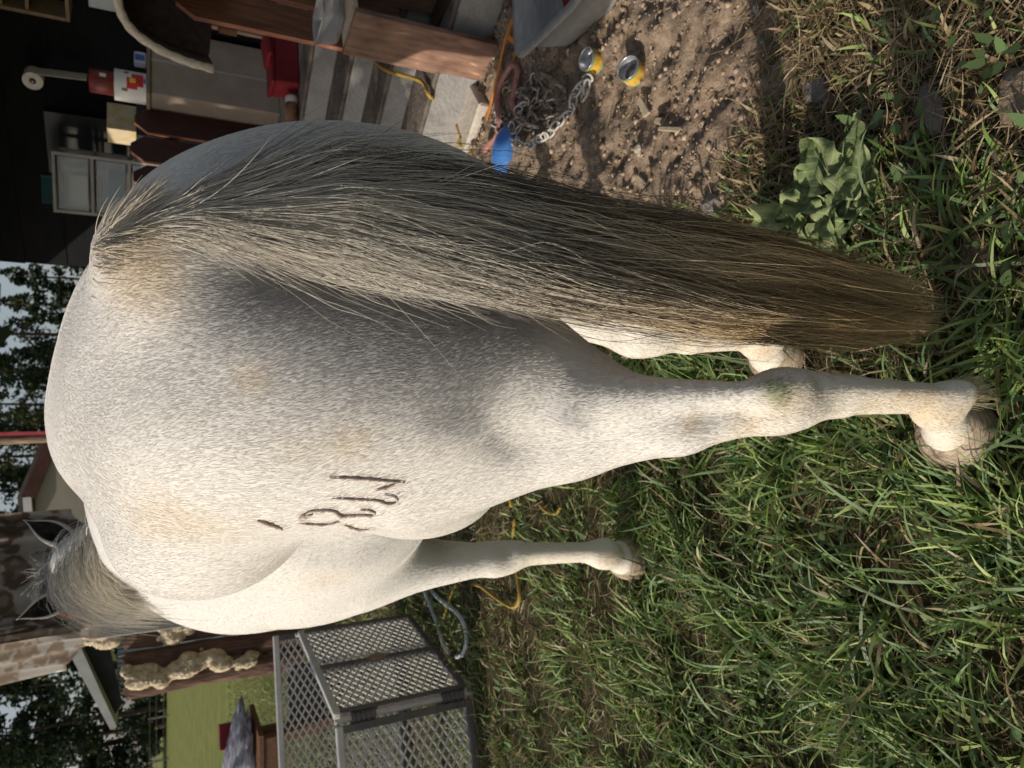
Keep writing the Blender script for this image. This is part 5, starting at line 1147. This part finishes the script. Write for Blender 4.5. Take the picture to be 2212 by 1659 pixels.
def make_horse():
    root = thing('horse', 'pale grey horse standing with its rump to the camera and its long dark tail hanging', 'horse', tuple(HO), HA)
    me = horse_shape(); S = Surf(me)
    V = S.V.astype(np.float64)
    g, st, gr = coat_fields(S, V)
    mot = (np.sin(V[:,0]*61+V[:,2]*37)*np.sin(V[:,1]*47-V[:,2]*53+1.3))*0.5
    cc = coat_colour(np.clip(g + 0.06*mot, 0, 1), st, gr, V[:,2], rng.normal(0, 0.02, len(V)))
    a = me.color_attributes.new('tint', 'FLOAT_COLOR', 'POINT'); C4 = np.ones((len(V), 4), np.float32); C4[:, :3] = cc*0.9
    a.data.foreach_set('color', C4.ravel())
    skin = mat_tint('coat_skin', 0.6, 0.25)
    n, l = skin.node_tree.nodes, skin.node_tree.links
    tc = n.new('ShaderNodeTexCoord'); mp = n.new('ShaderNodeMapping'); mp.inputs['Scale'].default_value = (1, 0.6, 0.22)
    nz = n.new('ShaderNodeTexNoise'); nz.inputs['Scale'].default_value = 260; nz.inputs['Detail'].default_value = 3
    l.new(tc.outputs['Object'], mp.inputs[0]); l.new(mp.outputs[0], nz.inputs['Vector'])
    bp = n.new('ShaderNodeBump'); bp.inputs['Strength'].default_value = 0.35; bp.inputs['Distance'].default_value = 0.004
    l.new(nz.outputs['Fac'], bp.inputs['Height']); l.new(bp.outputs[0], n['Principled BSDF'].inputs['Normal'])
    body = link('body', me, skin, root, smooth=True)
    # brand scars: raised bare ridges on the left flank
    scar = mat_noise('scar', (0.30, 0.20, 0.165), (0.60, 0.52, 0.47), 130, 0.6, 0.3)
    pts_scar = []; mb = MB()
    for line, w in BRAND:
        hits = [S.survey(*p) for p in on_polyline(line, 3.0)]
        hits = [h for h in hits if h is not None]
        if len(hits) < 3: continue
        m = len(hits); P = [h[0] + h[1]*0.0020 for h in hits]
        r = [w*0.00078*(0.35+0.75*math.sin(math.pi*(i+0.5)/m))*(0.55+0.9*rng.random()) for i in range(m)]
        mb.tube(P, r, 6); pts_scar += P
    brand = mb.build('brand', scar, root, smooth=True); brand['label'] = 'dark healed brand scar on left flank'
    pts_scar = np.array(pts_scar)
    # short coat
    N = 430000
    F = S.F; A = V[F]; ar = np.linalg.norm(np.cross(A[:,2]-A[:,0], A[:,3]-A[:,1]), axis=1)
    ctr = A.mean(1); o = S.rot @ (CAM-HO)
    wgt = ar/np.maximum(np.linalg.norm(ctr-o, axis=1), 0.5)**1.4
    nf = np.cross(A[:,2]-A[:,0], A[:,3]-A[:,1])
    fi = rng.choice(len(F), N, p=wgt/wgt.sum()); u, v = rng.random(N)[:,None], rng.random(N)[:,None]
    Q = A[fi]; R0 = (Q[:,0]*(1-u)+Q[:,1]*u)*(1-v) + (Q[:,3]*(1-u)+Q[:,2]*u)*v
    Nn = S.N[F[fi]].mean(1).astype(np.float64); Nn /= np.linalg.norm(Nn, axis=1)[:,None]+1e-9
    D = coat_flow(R0, Nn) + rng.normal(0, 0.11, (N, 3)); D -= Nn*(D*Nn).sum(1)[:,None]; D /= np.linalg.norm(D, axis=1)[:,None]
    L = rng.uniform(0.005, 0.0095, N)
    gg, ss, gr2 = coat_fields(S, R0)
    dark = (rng.random(N) < np.clip(gg*0.7+0.03, 0, 0.75))
    gg2 = np.clip(np.where(dark, gg*0.7+0.28, gg*0.62), 0, 1)
    cf = coat_colour(gg2, ss, gr2, R0[:,2], rng.normal(0, 0.022, N))
    near = np.zeros(N, bool)
    box = (R0 > pts_scar.min(0)-0.03).all(1) & (R0 < pts_scar.max(0)+0.03).all(1)
    ib = np.where(box)[0]
    if len(ib):
        dmin = np.min(((R0[ib][:,None,:]-pts_scar[None])**2).sum(2), 1)**0.5; near[ib[dmin < 0.0020]] = True
        soft = ib[(dmin >= 0.0030) & (dmin < 0.013)]; cf[soft] *= np.interp(np.sqrt(dmin[(dmin >= 0.0030) & (dmin < 0.013)]), [0.055, 0.114], [0.55, 1.0])[:,None]*np.array([1.0, 0.96, 0.92])
    keep = ~near; R0, Nn, D, L, cf = R0[keep], Nn[keep], D[keep], L[keep], cf[keep]; N = len(R0)
    tt = np.linspace(0, 1, 4); lift = rng.uniform(0.02, 0.07, N)
    P = R0[:,None,:] + D[:,None,:]*(L[:,None]*tt)[...,None] + Nn[:,None,:]*((L*lift)[:,None]*np.sin(tt*2.2)*0.9)[...,None]
    rad = np.broadcast_to(np.array([0.00021, 0.00021, 0.00017, 0.00004]), (N, 4))
    furm = mat_tint('coat_hair', 0.42, 0.40, trans=0.40)
    fur_curves('coat', P, rad, np.broadcast_to(cf[:,None,:], (N, 4, 3)), furm, root)['kind'] = 'stuff'
    # hooves
    hoofm = mat_noise('hoof_horn', (0.22, 0.165, 0.115), (0.56, 0.45, 0.32), 30, 0.6, 0.4, stretch=(1, 1, 6))
    for (x, y, tilt) in ((-0.308, -0.043, 0.12), (0.018, 0.245, 0), (-0.235, 1.02, 0), (0.17, 1.24, 0)):
        prof = [(0.001, 0.0), (0.066, 0.0), (0.068, 0.006), (0.056, 0.050), (0.047, 0.068), (0.03, 0.072)]
        Mx = Matrix.Translation((x, y+0.006, 0.002)) @ Matrix.Rotation(tilt, 4, 'Z') @ Matrix.Diagonal((1, 1.12, 1, 1)) @ Matrix(((1,0,0,0),(0,1,-0.25,0.008),(0,0,1,0),(0,0,0,1)))
        MB().lathe(prof, 24, Mx).build('hoof', hoofm, root, smooth=True)
    # ears: cupped leaves
    earin = mat_noise('ear_inside', (0.018, 0.015, 0.013), (0.075, 0.062, 0.052), 30, 0.9, 0.4)
    earm = mat_noise('ear_fur', (0.34, 0.31, 0.28), (0.62, 0.58, 0.53), 9, 0.8, 0.3)
    for base, tip, opn in (((0.070, 1.93, 1.515), (0.005, 1.90, 1.660), (-0.35, -1.0, 0.1)), ((0.240, 1.93, 1.515), (0.322, 1.90, 1.660), (-0.1, -1.0, 0.1))):
        b, t, w = np.array(base), np.array(tip), np.array(opn)
        ax = t-b; Ln = np.linalg.norm(ax); ax /= Ln; w = w-ax*(w@ax); w /= np.linalg.norm(w); sd = np.cross(ax, w)
        Vv = []; Ff = []; nn, mm = 12, 11
        for i in range(nn):
            q = i/(nn-1); r = 0.040*(math.sin(math.pi*(q*0.80+0.17))**0.8)*(1-q**4)+0.001
            for k in range(mm):
                an = math.radians(-150+300*k/(mm-1))*(1-0.35*q)
                Vv.append(b + ax*Ln*q - w*r*math.cos(an)*0.8 + sd*r*math.sin(an))
        for i in range(nn-1):
            for k in range(mm-1): Ff.append((i*mm+k, i*mm+k+1, (i+1)*mm+k+1, (i+1)*mm+k))
        e = MB().add(Vv, Ff).build('ear', earm, root, smooth=True)
        md = e.modifiers.new('thick', 'SOLIDIFY'); md.thickness = 0.004
        ctr_ = b+ax*Ln*0.5; MB().add([Vector(ctr_)+(Vector(v)-Vector(ctr_))*0.86+Vector(w)*0.0025 for v in Vv], Ff).build('ear_lining', earin, e, smooth=True)
    # eyes
    eyem = mat_noise('eye_ball', (0.008, 0.006, 0.006), (0.02, 0.014, 0.012), 8, 0.08, 0)
    for x in (0.036, 0.264):
        me2 = bpy.data.meshes.new('eye'); bm = bmesh.new(); bmesh.ops.create_uvsphere(bm, u_segments=16, v_segments=10, radius=0.022); bm.to_mesh(me2); bm.free()
        e = link('eye', me2, eyem, root, smooth=True); e.location = (x, 2.025, 1.437)
    # tail
    zs = np.array([1.36, 1.32, 1.25, 1.11, 0.97, 0.82, 0.59, 0.30, 0.08, 0.0])
    cx = np.array([0.0, -0.004, -0.030, -0.046, -0.062, -0.077, -0.094, -0.108, -0.106, -0.104])
    hw = np.array([0.016, 0.024, 0.052, 0.078, 0.085, 0.090, 0.088, 0.070, 0.048, 0.03])
    yc = np.array([0.03, -0.01, -0.085, -0.140, -0.152, -0.150, -0.145, -0.135, -0.125, -0.12])
    th = np.array([0.01, 0.020, 0.030, 0.036, 0.036, 0.036, 0.034, 0.030, 0.022, 0.02])
    fz = lambda z, a: np.interp(z, zs[::-1], a[::-1])
    nl = 130; lside = np.clip(rng.normal(0, 0.55, nl), -1, 1); ldep = rng.uniform(-0.9, 1, nl); ltone = rng.normal(0, 0.34, nl); lend = rng.uniform(0.0, 0.50, nl); lph = rng.uniform(0, 6.3, nl)
    def tail_hair(Ns, M, r0):
        s0 = rng.beta(1.0, 1.2, Ns)                           # where along the dock the hair grows
        z0 = 1.312-0.295*s0
        side = np.clip(rng.normal(0, 0.50, Ns), -1.05, 1.05); dep = np.clip(rng.normal(0, 0.55, Ns), -1.1, 1.1)
        li = rng.integers(0, nl, Ns)                          # hairs gather into locks
        z1 = np.clip(lend[li]*0.75 + 0.16*rng.beta(1.1, 1.6, Ns) + 0.30*np.abs(side)*rng.random(Ns), 0.05, 0.9)
        short = rng.random(Ns) < np.clip(0.66-s0*0.95, 0.05, 0.64)
        z1 = np.where(short, z0-rng.uniform(0.07, 0.30, Ns), z1)
        tt = np.linspace(0, 1, M)[None,:]
        z = z0[:,None] + (z1-z0)[:,None]*tt**1.05
        fan = np.clip((z0[:,None]-z)/0.16, 0, 1)**0.8
        lock = np.clip((z0[:,None]-z)/0.70, 0, 0.92)*(~short)[:,None]
        sd = side[:,None]*(1-lock)+(lside[li][:,None]+0.10*np.sin(z*7+lph[li][:,None])+0.11*side[:,None])*lock; dp = dep[:,None]*(1-lock)+(ldep[li][:,None]+0.2*dep[:,None])*lock
        ph = rng.uniform(0, 6.3, (Ns, 1)); k1 = rng.uniform(8, 30, (Ns, 1)); am = rng.gamma(1.4, 0.0027, (Ns, 1))
        x = fz(z, cx) + (0.25+0.75*fan)*sd*fz(z, hw) + am*np.sin(z*k1+ph)*fan + short[:,None]*(np.where(side < 0.1, -0.022, 0.010)+rng.normal(0, 0.018, Ns))[:,None]*tt**1.6
        y = fz(z, yc) - np.abs(fz(z, th))*(0.25+0.75*fan)*dp - 0.006*(1-fan) - 0.012*short[:,None]*(0.3+tt) + am*np.cos(z*k1*0.8+ph*2)
        stray = rng.random(Ns) < 0.03
        x += stray[:,None]*tt**2*rng.normal(-0.01, 0.035, (Ns, 1)); y -= stray[:,None]*tt**1.5*np.abs(rng.normal(0, 0.022, (Ns, 1)))
        P = np.stack([x, y, z], -1)
        pale = np.where(short, 0.80, 0.42) + np.where(side < 0.40, 0.16, -0.26) + ltone[li]*(~short) - 0.10*np.clip(-dep, 0, 1)  # pale share higher on the left: its sunlit side put into hair colour
        kind = rng.random(Ns) < pale
        base = np.where(kind[:,None], np.array([0.66, 0.60, 0.50])*rng.uniform(0.62, 1.12, (Ns, 1)), np.array([0.085, 0.078, 0.074])*rng.uniform(0.5, 2.2, (Ns, 1)))
        gold = np.where(kind[:,None], np.array([0.62, 0.46, 0.25]), np.array([0.29, 0.19, 0.09]))*rng.uniform(0.65, 1.3, (Ns, 1))*np.clip(1+0.9*ltone[li], 0.35, 1.7)[:,None]
        bl = np.clip((0.95-z)/0.5 + rng.normal(0, 0.1, (Ns, 1)), 0, 1)[...,None]
        col = base[:,None,:]*(1-bl) + gold[:,None,:]*bl
        rad = (np.where(short, 0.8, 1.0)*r0)[:,None]*rng.uniform(0.7, 1.35, (Ns, 1))*np.interp(tt, [0, 0.1, 0.75, 1], [0.7, 1, 0.9, 0.2])
        return P, rad, col
    tailm = mat_tint('tail_hair', 0.40, 0.45)
    P, rad, col = tail_hair(5200, 18, 0.00046)
    t = link('tail', strands_mesh('tail', P, rad, col), tailm, root)
    P, rad, col = tail_hair(15000, 20, 0.00030)
    fur_curves('fine_hair', P, rad, col, tailm, t)['kind'] = 'stuff'
    # pale tuft along the top of the dock and spine
    Nt = 2600
    sp = rng.random(Nt); r0 = np.stack([rng.normal(0, 0.012, Nt), 0.07-0.11*sp, np.zeros(Nt)], -1)
    P = []; Cc = []
    for i in range(Nt):
        h = S.bvh.ray_cast(Vector((r0[i,0]-0.006, r0[i,1], 1.7)), Vector((0, 0, -1)))
        if h[0] is None: continue
        p = np.array(h[0]); nn = np.array(h[1]); sgn = 1 if r0[i,0] > 0 else -1
        d = np.array([sgn*0.55+rng.normal(0, .25), -0.75, -0.55+rng.normal(0, .15)]) + nn*rng.uniform(0.0, 0.08)
        d /= np.linalg.norm(d); Ln = rng.uniform(0.02, 0.06)*(0.45+0.55*sp[i])
        q = np.linspace(0, 1, 6)[:,None]
        P.append(p + d*Ln*q + np.array([0, -0.1, -0.5])*Ln*0.6*q**2); Cc.append(np.array([0.64, 0.56, 0.44])*rng.uniform(0.75, 1.1))
    P = np.array(P); Cc = np.array(Cc)
    rad = np.broadcast_to(np.array([0.0005, 0.0005, 0.00045, 0.0004, 0.0003, 0.0001]), P.shape[:2])
    link('dock_tuft', strands_mesh('dock_tuft', P, rad, np.broadcast_to(Cc[:,None,:], P.shape)), tailm, root)
    # mane and forelock: hair falling from the crest of the neck to the left
    Nm = 3600; P = []; Cc = []
    for i in range(Nm):
        q = rng.random(); crest = np.array([0.03+0.12*q, 1.22+0.70*q, 1.395+0.175*q]) + rng.normal(0, 0.012, 3)
        Ln = rng.uniform(0.10, 0.26); lft = 1 if rng.random() < 0.8 else -0.5
        e = np.array([-0.13*lft+rng.normal(0, .02), -0.02+rng.normal(0, .03), -0.15+rng.normal(0, .02)])*Ln/0.18
        if q > 0.955: e = np.array([rng.normal(-0.02, .05), rng.normal(0.04, .04), -0.05+rng.normal(0, .03)])*Ln/0.25
        tq = np.linspace(0, 1, 7)[:,None]
        pp = crest + e*tq + np.array([-0.035*lft, 0, 0.050])*np.sin(tq*math.pi)*(Ln/0.18)
        P.append(pp); warm = np.clip(1.25-1.5*q+rng.normal(0, .25), 0, 1)
        c0 = np.array([0.40, 0.385, 0.37])*rng.uniform(0.45, 1.4); Cc.append(c0*(1-warm) + np.array([0.72, 0.66, 0.54])*warm*rng.uniform(0.85, 1.1))
    P = np.array(P); Cc = np.array(Cc); rad = np.broadcast_to(np.array([.0008,.0009,.0009,.0008,.0007,.0005,.0002]), P.shape[:2])
    link('mane', strands_mesh('mane', P, rad, np.broadcast_to(Cc[:,None,:], P.shape)), tailm, root)
    # fetlock feathers
    for (fx, fy, fzz, k) in ((-0.277, -0.140, 0.128, 300), (0.014, 0.14, 0.13, 200)):
        P = []; Cc = []
        for i in range(k):
            a = rng.normal(0, 0.7); p = np.array([fx+0.020*math.sin(a), fy+0.014-0.014*math.cos(a), fzz+rng.uniform(-0.040, 0.025)])
            Ln = rng.uniform(0.015, 0.040); tq = np.linspace(0, 1, 6)[:,None]
            P.append(p + np.array([0.3*math.sin(a)+rng.normal(0,.12), -0.35, -0.85])*Ln*tq + np.array([0, 0.0, -0.25])*Ln*tq**2); Cc.append(np.array([0.58, 0.48, 0.31])*rng.uniform(0.7, 1.15))
        P = np.array(P); Cc = np.array(Cc); rad = np.broadcast_to(np.array([.0004,.0004,.0004,.0003,.0003,.0001]), P.shape[:2])
        link('fetlock_feather', strands_mesh('fetlock_feather', P, rad, np.broadcast_to(Cc[:,None,:], P.shape)), tailm, root)
    return root, body

horse, horse_body = make_horse()

# halter on the head
halm = mat_noise('white_blue_webbing', (0.14, 0.22, 0.42), (0.66, 0.66, 0.66), 55, 0.7, 0.2)
halter = thing('halter', 'white webbing halter with blue flecks on the head of the grey horse', 'halter', tuple(HO), HA)
for nm, pts in (('crown_strap', [(0.262, 1.975, 1.44), (0.250, 1.935, 1.515), (0.15, 1.895, 1.575), (0.052, 1.935, 1.515), (0.038, 1.975, 1.44)]),
                ('cheek_strap', [(0.038, 1.975, 1.44), (0.040, 2.03, 1.36), (0.062, 2.09, 1.25), (0.078, 2.14, 1.18)]), ('cheek_strap', [(0.262, 1.975, 1.44), (0.260, 2.03, 1.36), (0.238, 2.09, 1.25), (0.222, 2.14, 1.18)]),
                ('nose_band', [(0.078, 2.14, 1.18), (0.15, 2.24, 1.22), (0.222, 2.14, 1.18)])):
    MB().tube(smooth_path(pts, 6), 0.010, 6).build(nm, halm, halter, smooth=True)
